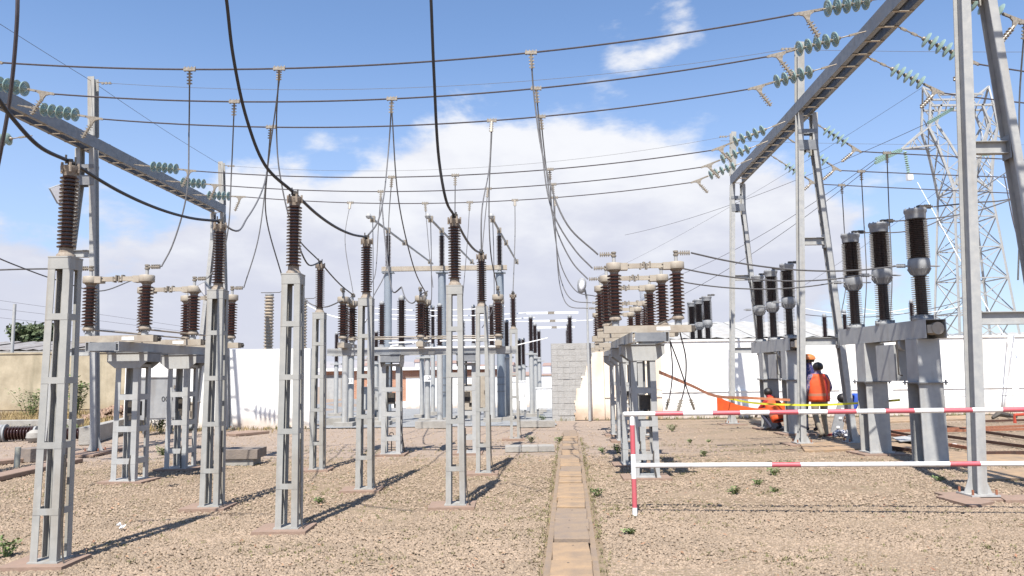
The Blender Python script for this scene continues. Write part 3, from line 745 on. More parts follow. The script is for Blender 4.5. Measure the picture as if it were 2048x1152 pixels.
# corrugated roofs
def corr_roof(mb, x0, x1, ya, za, yb, zb, pitch=.7, amp=.035):
    n = int((x1 - x0) / pitch * 2)
    vs = []
    for i in range(n + 1):
        x = x0 + (x1 - x0) * i / n; dz = amp * (1 if i % 2 else -1)
        vs += [(x, ya, za + dz), (x, yb, zb + dz)]
    mb.add(vs, [(2 * i, 2 * i + 2, 2 * i + 3, 2 * i + 1) for i in range(n)])
def shed(name, label, x0, x1, y, ze, zr, depth, roofm, wallm, n_panel=5, z0=0):
    r = thing(name, label, 'building', (x0, y, z0)); w = x1 - x0
    MB().box((w / 2, depth / 2, (ze - .05) / 2), (w, depth, ze - .05)).build('wall', wallm, r)
    for xx in (.04, w - .04): MB().loft([(xx - .04, 0, ze - .06), (xx - .04, depth, ze - .06), (xx - .04, depth / 2, zr - .08)][::-1], [(xx + .04, 0, ze - .06), (xx + .04, depth, ze - .06), (xx + .04, depth / 2, zr - .08)][::-1]).build('gable', wallm, r)
    for i in range(n_panel):
        for s in (0, 1):
            mb = MB(); a, b2 = w * i / n_panel, w * (i + 1) / n_panel
            if s: corr_roof(mb, a, b2, depth / 2, zr + .02 * (i % 2), depth + .3, ze + .02 * (i % 2))
            else: corr_roof(mb, a, b2, -.4, ze + .02 * (i % 2), depth / 2, zr + .02 * (i % 2))
            mb.build('roof_sheet', roofm, r)
    MB().box((w / 2, -.38, ze - .12), (w, .06, .14)).build('gutter', CONC, r)
    return r
Ys = 42
shed('shed', 'pale corrugated roof of a shed showing over the white wall right of centre', P(1318, 680, Ys).x, P(1700, 680, Ys).x, Ys, P(1500, 676, Ys).z, P(1400, 645, Ys + 6).z, 12, ROOFM, CONC, 6)
shed('shed', 'old low shed roof behind the cream wall at the far left', -44, P(262, 700, 44).x, 44, P(100, 700, 44).z, P(100, 683, 50).z, 12, ROOFD, CONC, 7)
shed('shed', 'distant pale roof right of the lattice tower behind the white wall', P(1990, 680, 48).x, 45, 48, 3.15, 3.9, 12, ROOFM, WHITEW, 4)
# hillside with a scatter of houses
mb = MB(); hx = [-140, -110, -80, -60, -40, -20, 0, 15, 30, 60]; rh = random.Random(2); nn = 40; vs = []
for i in range(nn + 1):
    x = -200 + 300 * i / nn; t = i / nn
    z = 7.5 + 3.5 * math.sin(t * 5.2 + .5) + 1.2 * math.sin(t * 17); 
    vs += [(x, 330, -6), (x * 1.05, 420, z), (x * 1.2, 600, z - 6)]
mb.add(vs, [(3 * i + k, 3 * i + 3 + k, 3 * i + 4 + k, 3 * i + 1 + k) for i in range(nn) for k in range(2)])
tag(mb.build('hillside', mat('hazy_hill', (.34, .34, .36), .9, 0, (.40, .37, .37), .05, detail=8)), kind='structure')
hm = [mat('far_house_wall', (.55, .48, .44), .8), mat('far_house_wall_white', (.62, .60, .60), .8)]
hr = mat('far_tile_roof', (.38, .26, .22), .8)
for i in range(26):
    x = -75 + i * 4.1 + rh.uniform(-1.5, 1.5); y = rh.uniform(345, 405)
    t = (x + 200) / 300; zz = -6 + (7.5 + 3.5 * math.sin(t * 5.2 + .5) + 6) * (y - 330) / 90
    h = thing('house', 'tiny pale house on the hazy hillside seen through the yard', 'house', (x, y, zz), rh.uniform(-.3, .3), 'houses on the far hillside')
    w, dd, hh = rh.uniform(4, 7), 6, rh.uniform(2.5, 4)
    MB().box((0, 0, hh / 2 - .5), (w, dd, hh + 1)).build('wall', hm[i % 2], h)
    MB().add([(-w / 2 - .3, -dd / 2 - .3, hh), (w / 2 + .3, -dd / 2 - .3, hh), (w / 2 + .3, dd / 2, hh), (-w / 2 - .3, dd / 2, hh), (-w / 2, 0, hh + 1.5), (w / 2, 0, hh + 1.5)],
             [(0, 1, 5, 4), (2, 3, 4, 5), (1, 2, 5), (3, 0, 4), (3, 2, 1, 0)]).build('roof', hr, h)

# ---- cable trench down the middle with its cover slabs
def trench_x(y): return .41 + (y - 5.9) * .072
tr = thing('cable_trench', 'ochre concrete cable trench running away down the middle of the yard', 'trench', (0, 0, 0))
for k in (-1, 1):
    mb = MB(); A = []
    y0, y1 = 4.4, 20.2
    o = k * .19
    mb.hexa([(trench_x(y0) + o - .025, y0, -.1), (trench_x(y0) + o + .025, y0, -.1), (trench_x(y1) + o + .025, y1, -.1), (trench_x(y1) + o - .025, y1, -.1),
             (trench_x(y0) + o - .025, y0, .035), (trench_x(y0) + o + .025, y0, .035), (trench_x(y1) + o + .025, y1, .035), (trench_x(y1) + o - .025, y1, .035)])
    mb.build('trench_side', SLABG, tr)
y = 4.4; rk = random.Random(9); i = 0
while y < 20:
    l = rk.choice([.5, .62, .75, .9]) * (1 if y < 12 else 1.2); m = SLABG if 7.35 < y < 8.4 or rk.random() < .25 else SLABM
    mb = MB(); cx = trench_x(y + l / 2) + rk.uniform(-.008, .008); h = .055 + rk.uniform(-.018, .02); w = .335 + rk.uniform(-.02, .01)
    mb.box((0, 0, 0), (w, l - rk.uniform(.016, .035), .05)); o = mb.build('cover_slab', m, tr, loc=(cx, y + l / 2, h)); o.rotation_euler = (rk.uniform(-.015, .015), rk.uniform(-.015, .015), rk.uniform(-.03, .03) - .07)
    bv = o.modifiers.new('b', 'BEVEL'); bv.width = .006; bv.segments = 1
    MB().lathe([(.010, .0245), (.010, .0262)], 8, (rk.uniform(-.03, .03), l * .30, 0)).build('hole_shade_disc', DARKF, o)  # flat dark disc on the slab stands in for shade inside a lifting hole
    y += l; i += 1
ct = thing('cable_trench', 'short grey cross trench cover joining the middle trench from the left', 'trench', (.42, 15.9, 0))
for i in range(3): MB().box((-.32 + i * .33 - .12, 0, .06), (.32, .5, .10)).build('cover_slab', CONC, ct)
# ================================================================ GANTRIES
def gantry(label, legs, beam_z, side, y_ext, mast_top=8.3, skew=.042):
    """legs: list of (x,y) of the inner vertical legs; side=+1 when the raking legs go to +X"""
    for i, (x, y) in enumerate(legs):
        g = thing('gantry_post', label['post'][i], 'gantry post', (x, y, 0), 0, 'A-frame gantry posts')
        s = side; zt = beam_z - .02; zk = zt - .75
        # vertical leg
        MB().hbeam((0, 0, .05), (s * .33, 0, zt), .20, .115, .014, (0, 1, 0)).build('vertical_leg', STEEL, g)
        MB().hbeam((s * 1.08, 0, .05), (s * .61, 0, zk), .20, .115, .014, (0, 1, 0)).build('raking_leg', STEEL, g)
        MB().hbeam((s * .61, 0, zk), (s * .64, 0, zt), .20, .115, .014, (0, 1, 0)).build('raking_leg_head', STEEL, g)
        for z0_, h in ((zk + .02, .22), (zk + .33, .09)):
            for yy in (-.1, .1): MB().box((s * .455, yy * 1.06, z0_), (.41, .01, h)).build('tie_plate', BEAMP, g)
        for z in (2.15, 4.3):
            xr = s * (1.08 - .47 * (z - .05) / (zk - .05)); xl = s * .33 * z / zt
            MB().hbeam((xl + s * .06, 0, z), (xr - s * .07, 0, z), .16, .10, .01, (0, 0, 1)).build('cross_strut', STEEL, g)
            b2 = MB().box((xr - s * .066, 0, z), (.014, .17, .30)); b2.build('strut_plate', BEAMP, g)
        for xx in (0, s * 1.08):
            MB().box((xx, 0, .04), (.34, .34, .02)).build('base_plate', STEEL, g)
            for k in (-1, 1):
                MB().loft([(xx + k * .06, -.006, .05), (xx + k * .17, -.006, .05), (xx + k * .06, -.006, .33)], [(xx + k * .06, .006, .05), (xx + k * .17, .006, .05), (xx + k * .06, .006, .33)]).build('stiffener', STEEL, g)
            mb = MB()
            for k in (-1, 1):
                for j in (-1, 1): mb.tube([(xx + k * .14, j * .14, .04), (xx + k * .14, j * .14, .11)], .014, 6)
            mb.build('anchor_bolt', RUSTL, g)
            MB().box((xx, 0, -.02), (.72, .62, .08)).build('foundation', TERRA, g)
        # mast above the beam
        MB().hbeam((s * .35, 0, beam_z + .26), (s * .42, 0, mast_top), .20, .15, .012, (0, 1, 0)).build('mast', PAINT, g)
        mb = MB().tube([(s * .33, 0, mast_top - .1), (0, 0, mast_top - .14)], .012, 6)
        for q in (.2, .28, .36): mb.box((s * (.4 - q), 0, mast_top - .125), (.05, .03, .05))
        mb.build('earth_wire_clamp', FIT, g)
    # beam
    x0, y0 = side * .33 + legs[0][0] - (legs[0][1] - y_ext[0]) * skew, y_ext[0]; x1, y1 = side * .33 + legs[-1][0] + (y_ext[1] - legs[-1][1]) * skew, y_ext[1]
    b = thing('gantry_beam', label['beam'], 'gantry beam', (0, 0, 0))
    for o in (-.02, .33):
        k = -1 if o < .1 else 1
        A = Vector((x0 + side * o, y0, beam_z + .13)); B = Vector((x1 + side * o, y1, beam_z + .13))
        mb = MB().bar(A, B, .012, .26); kk = -k * side
        for dz in (-.124, .124): mb.bar(A + Vector((kk * .045, 0, dz)), B + Vector((kk * .045, 0, dz)), .08, .012)
        mb.build('channel', BEAMP, b)  # darker than the post steel: shade of the unlit beam sides is in the colour
    n = int((y1 - y0) / .55); me = MB().box((0, 0, 0), (.34, .05, .010)).mesh('rung', CREAM)
    for i in range(n):
        t = (i + .5) / n; x = x0 + (x1 - x0) * t + side * .155; y = y0 + (y1 - y0) * t
        link('rung', me, b, (x, y, beam_z - .008))
        if i % 2: link('rung', me, b, (x, y, beam_z + .268))
    return b
RL = [(5.56, 9.53), (6.03, 16.5), (6.36, 22.9)]
gantry({'post': ['tall near gantry post at the right edge crossing the red and white rail', 'gantry post beside the man in the orange vest', 'gantry post nearest the white wall on the right'],
        'beam': 'long ladder-like steel beam rising to the top right corner'}, RL, 7.16, 1, (4.2, 23.05), 8.75)
LL = [(-9.22, 10.0), (-8.94, 16.8), (-8.67, 23.8)]
gantry({'post': ['gantry post standing nearest at the far left', 'left gantry post rising behind the leftmost insulator column', 'left gantry post close to the white wall'],
        'beam': 'ladder-like steel beam sloping down from the left edge'}, LL, 6.68, -1, (7.5, 23.95), 8.3)

# ---------------------------------------------------------------- line conductors and glass strings
def orient(o, a, d):
    """+X along d, Z as upright as possible"""
    x = d.normalized(); z = Vector((0, 0, 1)); y = z.cross(x).normalized(); z = x.cross(y)
    m = Matrix((x, y, z)).transposed().to_4x4(); m.translation = a; o.matrix_world = m
STRS = {}
def string_at(a, d, label, group, long=False, tail=True):
    key = 'sl' if long else 'ss'
    o = place(key, lambda: tension_string(.55 if long else .40, True), label, (0, 0, 0), group=group)
    orient(o, Vector(a), Vector(d)); k = Vector(d).length / (o['len'] - .03)
    if .8 < k < 1.25: o.scale = (k, 1, 1); return a + Vector(d)
    return a + Vector(d).normalized() * (o['len'] - .03)
def wire(label, pts, r=.012, m=None, n=6, name='conductor', group=None, cat='wire'):
    o = MB().tube(pts, r, n).build(name, m or COND, None, True); return tag(o, label, cat, group)
def beam_xr(y): return 5.87 + (y - 9.53) * .06
def beam_xl(y): return -9.25 + (y - 16.8) * .0386
zR, zL = 6.75, 6.62
names = ['nearest and highest', 'second highest', 'third highest', 'fourth highest', 'fifth highest', 'lowest']
spans = [(11.4, 11.25), (12.8, 12.5), (14.2, 13.9), (18.4, 17.2), (20.0, 18.7), (21.6, 20.3)]
ENDS = [((-7.78, 6.39), (4.38, 6.93)), ((-7.8, 6.41), (4.38, 6.80)), ((-7.71, 6.44), (4.48, 6.76)), ((-7.62, 6.53), (4.66, 6.59)), ((-7.6, 6.57), (4.78, 6.60)), ((-7.52, 6.63), (4.89, 6.61))]
WIRES = []
for i, (yl, yr) in enumerate(spans):
    a = Vector((beam_xl(yl) + .03, yl, 6.74)); b = Vector((beam_xr(yr) - .03, yr, 7.2))
    tt = (ENDS[i][0][0] - a.x) / (b.x - a.x); ea = Vector((ENDS[i][0][0], yl + (yr - yl) * tt, ENDS[i][0][1]))
    tt = (ENDS[i][1][0] - a.x) / (b.x - a.x); eb = Vector((ENDS[i][1][0], yl + (yr - yl) * tt, ENDS[i][1][1]))
    bay = 'front' if i < 3 else 'rear'; w = ('first', 'second', 'third')[i % 3]
    string_at(a, ea - a, f'green glass string at the left end of the {w} wire of the {bay} bay', 'glass strings holding the line wires')
    string_at(b, eb - b, f'green glass string at the right end of the {w} wire of the {bay} bay', 'glass strings holding the line wires')
    mid = sag(ea, eb, .40 if i < 3 else .36, 40); WIRES.append(mid)
    wire(f'{names[i]} horizontal line wire crossing the yard between the two gantries', mid, .0135 if i < 3 else .013, group='line wires between the gantries')
def wire_at(i, x):
    w = WIRES[i]
    for k in range(len(w) - 1):
        if (w[k].x - x) * (w[k + 1].x - x) <= 0:
            t = (x - w[k].x) / (w[k + 1].x - w[k].x); return w[k].lerp(w[k + 1], t)
def wire_px(i, px):
    best = None
    for k in range(len(WIRES[i]) - 1):
        for j in range(10):
            p = WIRES[i][k].lerp(WIRES[i][k + 1], j / 10); v = p - Vector((0, 0, CAM_H)); q = 1024 + F_PX * v.dot(RT) / v.dot(FWD)
            if best is None or abs(q - px) < best[0]: best = (abs(q - px), p)
    return best[1]
# spans leaving to the right and to the left
YRR = [(10.95, 2050, 45, 2150, 60), (12.25, 1955, 128, 2048, 139), (13.5, 1885, 186, 2048, 201), (16.9, 1720, 303, 2048, 316), (18.4, 1680, 341, 2048, 352), (19.9, 1632, 368, 2048, 384)]
RW = []
for i, (y, qx, qy, rx_, ry_) in enumerate(YRR):
    a = Vector((beam_xr(y) + .36, y, 7.18)); e = P(qx, qy, y - .08); b = P(rx_, ry_, y - .4); b = e + (b - e) * (5 if i < 2 else 3)
    bay = 'front' if i < 3 else 'rear'; w = ('first', 'second', 'third')[i % 3]
    e = string_at(a, e - a, f'glass string right of the gantry beam on the {w} wire of the {bay} bay', 'glass strings right of the beam', True)
    mid = sag(e, b, .05, 30); RW.append(mid)
    wire(f'{w} line wire running off to the right from the {bay} bay', mid, .0125, group='line wires running off to the right')
for i, y in enumerate([13.9, 15.3]):
    a = Vector((beam_xl(y) - .4, y, 6.5)); e = string_at(a, Vector((-1, .04, -.12)), f'green glass string at the left edge of the picture, {("upper", "lower")[i]}', 'glass strings left of the beam')
    wire(f'{("upper", "lower")[i]} line wire leaving the picture at the left edge', sag(e, Vector((-20, y + .4, 6.4)), .3, 12), .013)
# thin earth wires between the masts
for lab, a, b, s in (('thin earth wire between the tops of the middle gantry posts', (-8.95, 16.8, 8.17), (6.05, 16.5, 8.6), .45), ('thin earth wire between the tops of the rear gantry posts', (-8.7, 23.8, 8.17), (6.4, 22.9, 8.6), .5),
                     ('thin earth wire slanting from the left mast to the rear mast', (-9.35, 16.8, 8.2), (-9.07, 23.8, 8.2), .05), ('thin earth wire slanting in from the upper left corner', (-9.35, 16.8, 8.2), (-9.67, 8.0, 8.2), .05),
                     ('thin earth wire running right from the middle mast', (6.5, 16.5, 8.6), (24, 15, 8.1), .2), ('thin earth wire running right from the rear mast', (6.4, 22.9, 8.5), (26, 21, 7.8), .2)):
    wire(lab, sag(a, b, s, 16), .005, CONDL, 4)

# ================================================================ BUS SUPPORTS (insulator columns)
TOPZ = 3.50
BS = {}
for key, px, py, lab in (('A', 101, 1128, 'leftmost and nearest insulator column, its foot near the bottom left corner'),
                         ('D', 424, 1016, 'second insulator column from the left, taking the cable from the leftmost one'),
                         ('B', 578, 1060, 'big left-centre insulator column with a thick cable climbing from its top'),
                         ('E', 730, 981, 'insulator column standing in the shadow line right of the tall left-centre column'),
                         ('C', 912, 1013, 'insulator column nearest the left side of the ochre cable trench'),
                         ('F', 967, 948, 'insulator column right behind the one beside the ochre cable trench'),
                         ('G', 635, 941, 'slim dark insulator column seen right of the tall left-centre column'),
                         ('H', 1030, 879, 'farthest insulator column, beside the green weeds at the trench')):
    g = G(px, py); BS[key] = g
    place('bus', bus_support, lab, (g.x, g.y, .02))
def top(k): return Vector((BS[k].x, BS[k].y, TOPZ))

# ================================================================ DISCONNECTORS
def switch_bank(cx, ys, ped_ys, rz, labels, fl, pedl, horiz=False, zb=2.10):
    """ys: pole offsets along the bank; poles point across it"""
    base = Vector((cx[0], cx[1], 0)); c, s = math.cos(rz), math.sin(rz)
    def wpt(x, y, z): return Vector((base.x + x * c - y * s, base.y + x * s + y * c, z))
    for y, lb in zip(ped_ys, pedl): place('ped', pedestal, lb, wpt(0, y, .02), rz)
    switch_frame(wpt(0, 0, zb - .142), rz, fl, min(ys) - .35, max(ys) + .35)
    for y, lb in zip(ys, labels): place('pole', switch_pole, lb, wpt(0, y, zb + .002), rz)
    r = thing('linkage_rod', fl.replace('steel channels', 'operating rod') , 'rod', wpt(0, 0, zb + .2), rz)
    for x in (-.42, .36): MB().tube([(x, min(ys), 0), (x, max(ys), .0)], .014, 8).build('rod', RUSTL if False else CREAM, r)
    return wpt
LS = switch_bank((-5.93, 11.6), [0, 1.48, 2.95], [.5, 2.05], -.075, ['front pole of the left disconnector, white head beside the leftmost column', 'middle pole of the left disconnector', 'rear pole of the left disconnector, near the left column with a cable'],
            'pair of steel channels under the left disconnector', ['left pedestal of the left disconnector beside the grey number cabinet', 'rear pedestal of the left disconnector, behind the number cabinet'])
RS = switch_bank((1.90, 10.95), [0, 1.45, 2.9], [.75, 2.35], -.045, ['front pole of the right disconnector with its cream arm above the red and white rail', 'middle pole of the right disconnector', 'rear pole of the right disconnector'],
            'pair of steel channels under the right disconnector', ['front pedestal behind the corner of the red and white barrier', 'rear pedestal of the right disconnector, close behind the front one'])
RS2 = switch_bank((2.50, 17.0), [0, 1.6, 3.2], [.9, 2.6], -.045, ['front pole of the rear right disconnector', 'middle pole of the rear right disconnector', 'rear pole of the rear right disconnector'],
            'pair of steel channels under the rear right disconnector', ['front pedestal of the rear right disconnector, before the cream wall', 'rear pedestal of the rear right disconnector'])
CS = switch_bank((-3.32, 15.6), [0, -1.52, -3.04], [-.9, -2.4], math.pi / 2, ['left pole of the middle disconnector seen end on', 'centre pole of the middle disconnector seen end on', 'right pole of the middle disconnector seen end on, behind the column by the trench'],
            'pair of steel channels under the middle disconnector', ['left pedestal of the middle disconnector', 'right pedestal of the middle disconnector, behind the column by the trench'])

# ================================================================ CIRCUIT BREAKERS
def breaker(cx, cy, rz, fl, pls, show=True):
    c, s = math.cos(rz), math.sin(rz)
    def wpt(x, y, z): return Vector((cx + x * c - y * s, cy + x * s + y * c, z))
    place('bfr', breaker_frame, fl, (cx, cy, .03), rz)
    for y, lb in zip((-.12, 1.08, 2.18), pls): place('bpl', breaker_pole, lb, wpt(-.03, y, 2.326), rz, (1, 1, 1.06))
    return wpt
b1 = G(1862, 930); 
B1 = breaker(b1.x, b1.y, .035, 'nearest breaker support, two thick grey legs right of the workers', ['tallest and nearest breaker pole at the right', 'middle breaker pole of the nearest three at the right', 'left pole of the nearest three breaker poles'])
b2 = G(1590, 868)
B2 = breaker(b2.x, b2.y, .0, 'second breaker support, behind the gantry post left of the workers', ['right pole of the second group of breaker poles, behind the gantry post', 'middle pole of the second group of breaker poles', 'left pole of the second group of breaker poles'])
B3 = breaker(6.85, 27.2, .0, 'breaker support hidden behind the white wall', ['right pole of the three breaker poles showing over the white wall', 'middle pole of the three breaker poles showing over the white wall', 'left pole of the three breaker poles showing over the white wall'])

# ================================================================ DROPPERS AND CABLES
TEE = None
def dropper(label, pts, wi=None, r=.0125, m=None, group='droppers hanging from the line wires'):
    """pts: world points or (px,py,Y); wi = index of line wire that the first point hangs from"""
    w = [p if isinstance(p, Vector) else P(*p) for p in pts]
    root = thing('dropper', label, 'cable', w[0], 0, group)
    o = MB().tube([p - w[0] for p in smooth_path(w, 8)], r, 6).build('cable', m or CONDL, root, True)
    if wi is not None:
        a = w[0]; d = (w[1] - w[0]).normalized(); sx = Vector((1, 0, 0))
        mb = MB().bar(-sx * .09, sx * .09, .035, .05)
        for q in (-.07, -.02, .03, .08): mb.bar(sx * q - Vector((0, 0, .035)), sx * q + Vector((0, 0, .045)), .016, .016, sx)
        mb.bar(Vector((0, 0, 0)), d * .24, .03, .03)
        for q in (.07, .12, .17, .22): mb.bar(d * q - sx * .04, d * q + sx * .04, .018, .018)
        mb.build('tee_clamp', FIT, root)
    return root
def WP(i, px): return wire_px(i, px)
def term(bank, x, y, z=3.23): 
    return bank(x, y, z)
DG = 'drop cables hanging from the line wires'
dropper('drop cable from the highest line wire to the left disconnector front pole', [WP(0, 380), (378, 260, 11.9), (373, 390, 11.8), (345, 490, 11.7), term(LS, .66, 0)], 0)
dropper('drop cable passing beside the left insulator column to the middle pole of the left disconnector', [WP(1, 469), (463, 340, 13.2), (456, 460, 13.1), (440, 525, 13.1), term(LS, .66, 1.48)], 1)
dropper('drop cable ending at the rear pole of the left disconnector', [WP(2, 541), (533, 350, 14.7), (516, 480, 14.6), term(LS, .66, 2.95)], 2)
dropper('cable rising from the left insulator column in a curve to the third line wire', [(540, 300, 14.5), (528, 370, 12.8), (495, 435, 10.8), (465, 460, 9.6), top('D')])
dropper('drop cable from the highest wire left of centre to the slim column', [WP(0, 560), (553, 260, 12.5), (560, 350, 12.6), (592, 470, 12.7), top('G')], 0)
dropper('second cable of the pair below the left-centre clamp', [P(560, 150, 12.3), (548, 240, 12.6), (535, 340, 13), (532, 430, 13.4), (566, 560, 14)])
dropper('drop cable from the second wire to the column in the shadow line', [WP(1, 783), (777, 300, 12.9), (757, 440, 11.3), top('E')], 1)
dropper('long drop cable from the second wire curving to the centre pole of the middle disconnector', [P(783, 212, 13.2), (797, 400, 13.8), (826, 530, 14.6), CS(.65, -1.52, 3.23)])
dropper('drop cable from the third wire to the column behind the trench column', [WP(2, 984), (979, 330, 13.8), (963, 430, 12.4), top('F')], 2)
dropper('drop cable from the third wire curving down to the right pole of the middle disconnector', [P(984, 255, 14.4), (978, 400, 14.5), (981, 500, 14.6), CS(.65, -3.04, 3.23)])
dropper('straight thin drop cable above the column beside the trench', [WP(3, 911), (910, 450, 17.9), (912, 590, 17.9)], 3)
dropper('drop cable from the lowest wire to the farthest insulator column', [WP(5, 1029), (1030, 470, 20), top('H')], 5)
dropper('drop cable from a rear wire with a kink near the tilted rod', [WP(3, 783), (778, 430, 18), (772, 540, 17.5), (745, 596, 17)], 3)
dropper('drop cable from a rear wire ending left of centre', [WP(4, 763), (757, 450, 19.5), (750, 550, 19), (738, 574, 18.5)], 4)
dropper('thick grey cable from a rear wire looping onto the middle post insulator', [P(763, 395, 19.2), (769, 470, 18), (780, 560, 16.5), (789, 585, 15.8), (803, 574, 15.6)], None, .016)
dropper('drop cable from the fifth wire behind the trench column', [WP(4, 975), (967, 470, 19), (960, 560, 18.6), (952, 640, 18.3)], 4)
dropper('short looping cable between the middle post insulator and the disconnector', [(803, 574, 15.6), (812, 598, 15.4), (826, 606, 15.2), (843, 588, 15.1), (856, 582, 15.1)])
dropper('drop cable from the highest wire sweeping to the front pole of the right disconnector', [WP(0, 1060), (1068, 190, 11.4), (1090, 330, 11.2), (1135, 450, 11.0), term(RS, -.66, 0)], 0)
dropper('drop cable from the second wire sweeping to the middle pole of the right disconnector', [WP(1, 1073), (1082, 280, 12.8), (1104, 420, 12.6), (1150, 500, 12.5), term(RS, -.66, 1.45)], 1)
dropper('drop cable from the third wire sweeping to the rear pole of the right disconnector', [WP(2, 1081), (1094, 350, 14.3), (1110, 450, 14.1), (1145, 525, 14), term(RS, -.66, 2.9)], 2)
dropper('rear drop cable, outermost of three that end left of the right disconnector', [WP(3, 1100), (1104, 420, 18), (1122, 530, 18), (1150, 580, 17.8), RS2(-.66, 0, 3.23)], 3)
dropper('rear drop cable, middle of three that end left of the right disconnector', [WP(4, 1105), (1110, 450, 19.3), (1122, 560, 19.3), (1145, 600, 18.9), RS2(-.66, 1.6, 3.23)], 4)
dropper('rear drop cable, innermost of three that end left of the right disconnector', [WP(5, 1109), (1112, 480, 20.6), (1122, 580, 20.6), (1138, 612, 20.4), RS2(-.66, 3.2, 3.23)], 5)
# right side drops onto the breakers
def RWP(i, px):
    best = None
    for k in range(len(RW[i]) - 1):
        for j in range(12):
            p = RW[i][k].lerp(RW[i][k + 1], j / 12); v = p - Vector((0, 0, CAM_H)); q = 1024 + F_PX * v.dot(RT) / v.dot(FWD)
            if best is None or abs(q - px) < best[0]: best = (abs(q - px), p)
    return best[1]
dropper('drop cable to the rear of the breakers, leftmost of the right-hand drops', [RWP(5, 1683), (1688, 450, 20.4), (1693, 560, 20.3), (1680, 640, 20.2)], 5)
dropper('drop cable passing behind the left pole of the nearest breaker', [RWP(4, 1723), (1727, 430, 19), (1733, 560, 19), (1728, 650, 19)], 4)
dropper('drop cable passing behind the middle pole of the nearest breaker', [RWP(3, 1773), (1778, 420, 17.6), (1784, 560, 17.6), (1780, 650, 17.6)], 3)
dropper('drop cable at the far right top beside the raking gantry leg', [RWP(0, 2037), (2039, 200, 11.2), (2040, 420, 11.2), (2036, 560, 11.2)], 0)
# heavy black cables
KG = 'thick black cables between the insulator columns'
dropper('thick black cable dropping from the top edge to the left-centre column', [(405, -900, 4.6), (440, -90, 6.3), (453, 0, 6.6), (466, 110, 6.9), (494, 240, 7.3), (530, 330, 7.6), top('B')], None, .017, CABLE, KG)
dropper('thick black cable from the left-centre column down to the next column right', [top('B'), *[top('B').lerp(top('E'), t) - Vector((0, 0, .22 * 4 * t * (1 - t) * .5)) for t in (.25, .5, .75)], top('E')], None, .017, CABLE, KG)
dropper('thick black cable dropping from the top edge to the column beside the trench', [(850, -800, 5.6), (858, -90, 7.6), (862, 0, 7.8), (868, 150, 8.2), (878, 320, 8.7), (892, 400, 8.9), top('C')], None, .017, CABLE, KG)
dropper('thick black cable from the trench column to the one behind it', [top('C'), *[top('C').lerp(top('F'), t) - Vector((0, 0, .11 * 4 * t * (1 - t))) for t in (.25, .5, .75)], top('F')], None, .017, CABLE, KG)
dropper('thick black cable sweeping in from the left edge to the leftmost column', [(-60, 120, 5.6), (-12, 185, 5.8), (20, 230, 6.0), (75, 290, 6.3), top('A')], None, .017, CABLE, KG)
dropper('thick black cable from the leftmost column down to the next left column', [top('A'), *[top('A').lerp(top('D'), t) - Vector((0, 0, .13 * 4 * t * (1 - t))) for t in (.25, .5, .75)], top('D')], None, .017, CABLE, KG)
dropper('dark cable running up and down along the left edge of the picture', [(60, -700, 4.8), (36, -60, 6.0), (34, 40, 6.1), (22, 180, 6.3), (4, 290, 6.5), (-14, 380, 6.7)], None, .016, COND, KG)
dropper('cable from the slim column up to the left-centre insulator', [(595, 480, 11.2), (605, 510, 11.8), (618, 530, 12.3), top('G')], None, .013, CABLE, KG)
dropper('cable from the slim column down to the left pole of the middle disconnector', [top('G'), *[top('G').lerp(CS(.6, 0, 3.23), t) - Vector((0, 0, .05 * 4 * t * (1 - t))) for t in (.3, .6)], CS(.6, 0, 3.23)], None, .013, CABLE, KG)
dropper('grey cable curving low behind the slim column', [(603, 590, 15.4), (622, 608, 15.3), (650, 614, 15.2), (680, 603, 15), CS(.7, .1, 3.2)], None, .013)
# long conductors from the right disconnector to the breaker housings
JG = 'long conductors from the right disconnector to the breakers'
for y, lb, pl in ((0, 'uppermost', -.12), (1.45, 'middle', 1.1), (2.9, 'lowest', 2.25)):
    a = term(RS, .66, y); b = B1(-.40, pl, 2.326 + .895)
    dropper(f'{lb} of the three long grey conductors from the right disconnector to the breaker', sag(a, b, .16, 8), None, .0125, CONDL, JG)
for pl, lb, e in ((-.12, 'uppermost', [(1950, 405, 12.5), (2010, 400, 12.8), (2090, 375, 13)]), (1.1, 'middle', [(1880, 435, 13.4), (1960, 420, 13.6), (2060, 385, 14)]), (2.25, 'lowest', [(1810, 463, 14.7), (1880, 440, 14.9), (1960, 380, 15.2), (2012, 345, 15.6)])):
    dropper(f'{lb} conductor leaving the breaker caps towards the right edge', [B1(.29, pl, 2.326 + 1.88)] + e, None, .012, CONDL, 'conductors leaving the breaker caps')
# conductors entering from the left edge
dropper('grey conductor from the left edge to the front pole of the left disconnector', [(-40, 541, 11.0), (60, 538, 11.3), term(LS, -.66, 0)], None, .012, CONDL)
dropper('grey conductor from the left edge to the middle pole of the left disconnector', [(-40, 500, 9.6), (30, 530, 10.6), (120, 562, 11.9), (200, 582, 12.6), term(LS, -.66, 1.48)], None, .010, CONDL)
for i, (ya, yb) in enumerate(((600, 668), (618, 676), (636, 690))):
    wire(f'{("upper", "middle", "lower")[i]} thin power line slanting across behind the left yard', [P(-50, ya - 6, 46), P(180, (ya + yb) / 2 - 8, 50), P(470, yb, 56)], .010, COND, 4)

for k, (a, b, c_) in enumerate((((700, 398, 20.8), (690, 480, 20.5), (706, 585, 20)), ((850, 404, 20.9), (858, 500, 20.8), (866, 575, 20.6)), ((940, 406, 20.9), (935, 480, 20.8), (925, 600, 20.6)))):
    dropper(('left', 'middle', 'right')[k] + ' thin drop cable from the lowest wire in the centre of the yard', [WP(5, a[0]), b, c_], 5, .010)
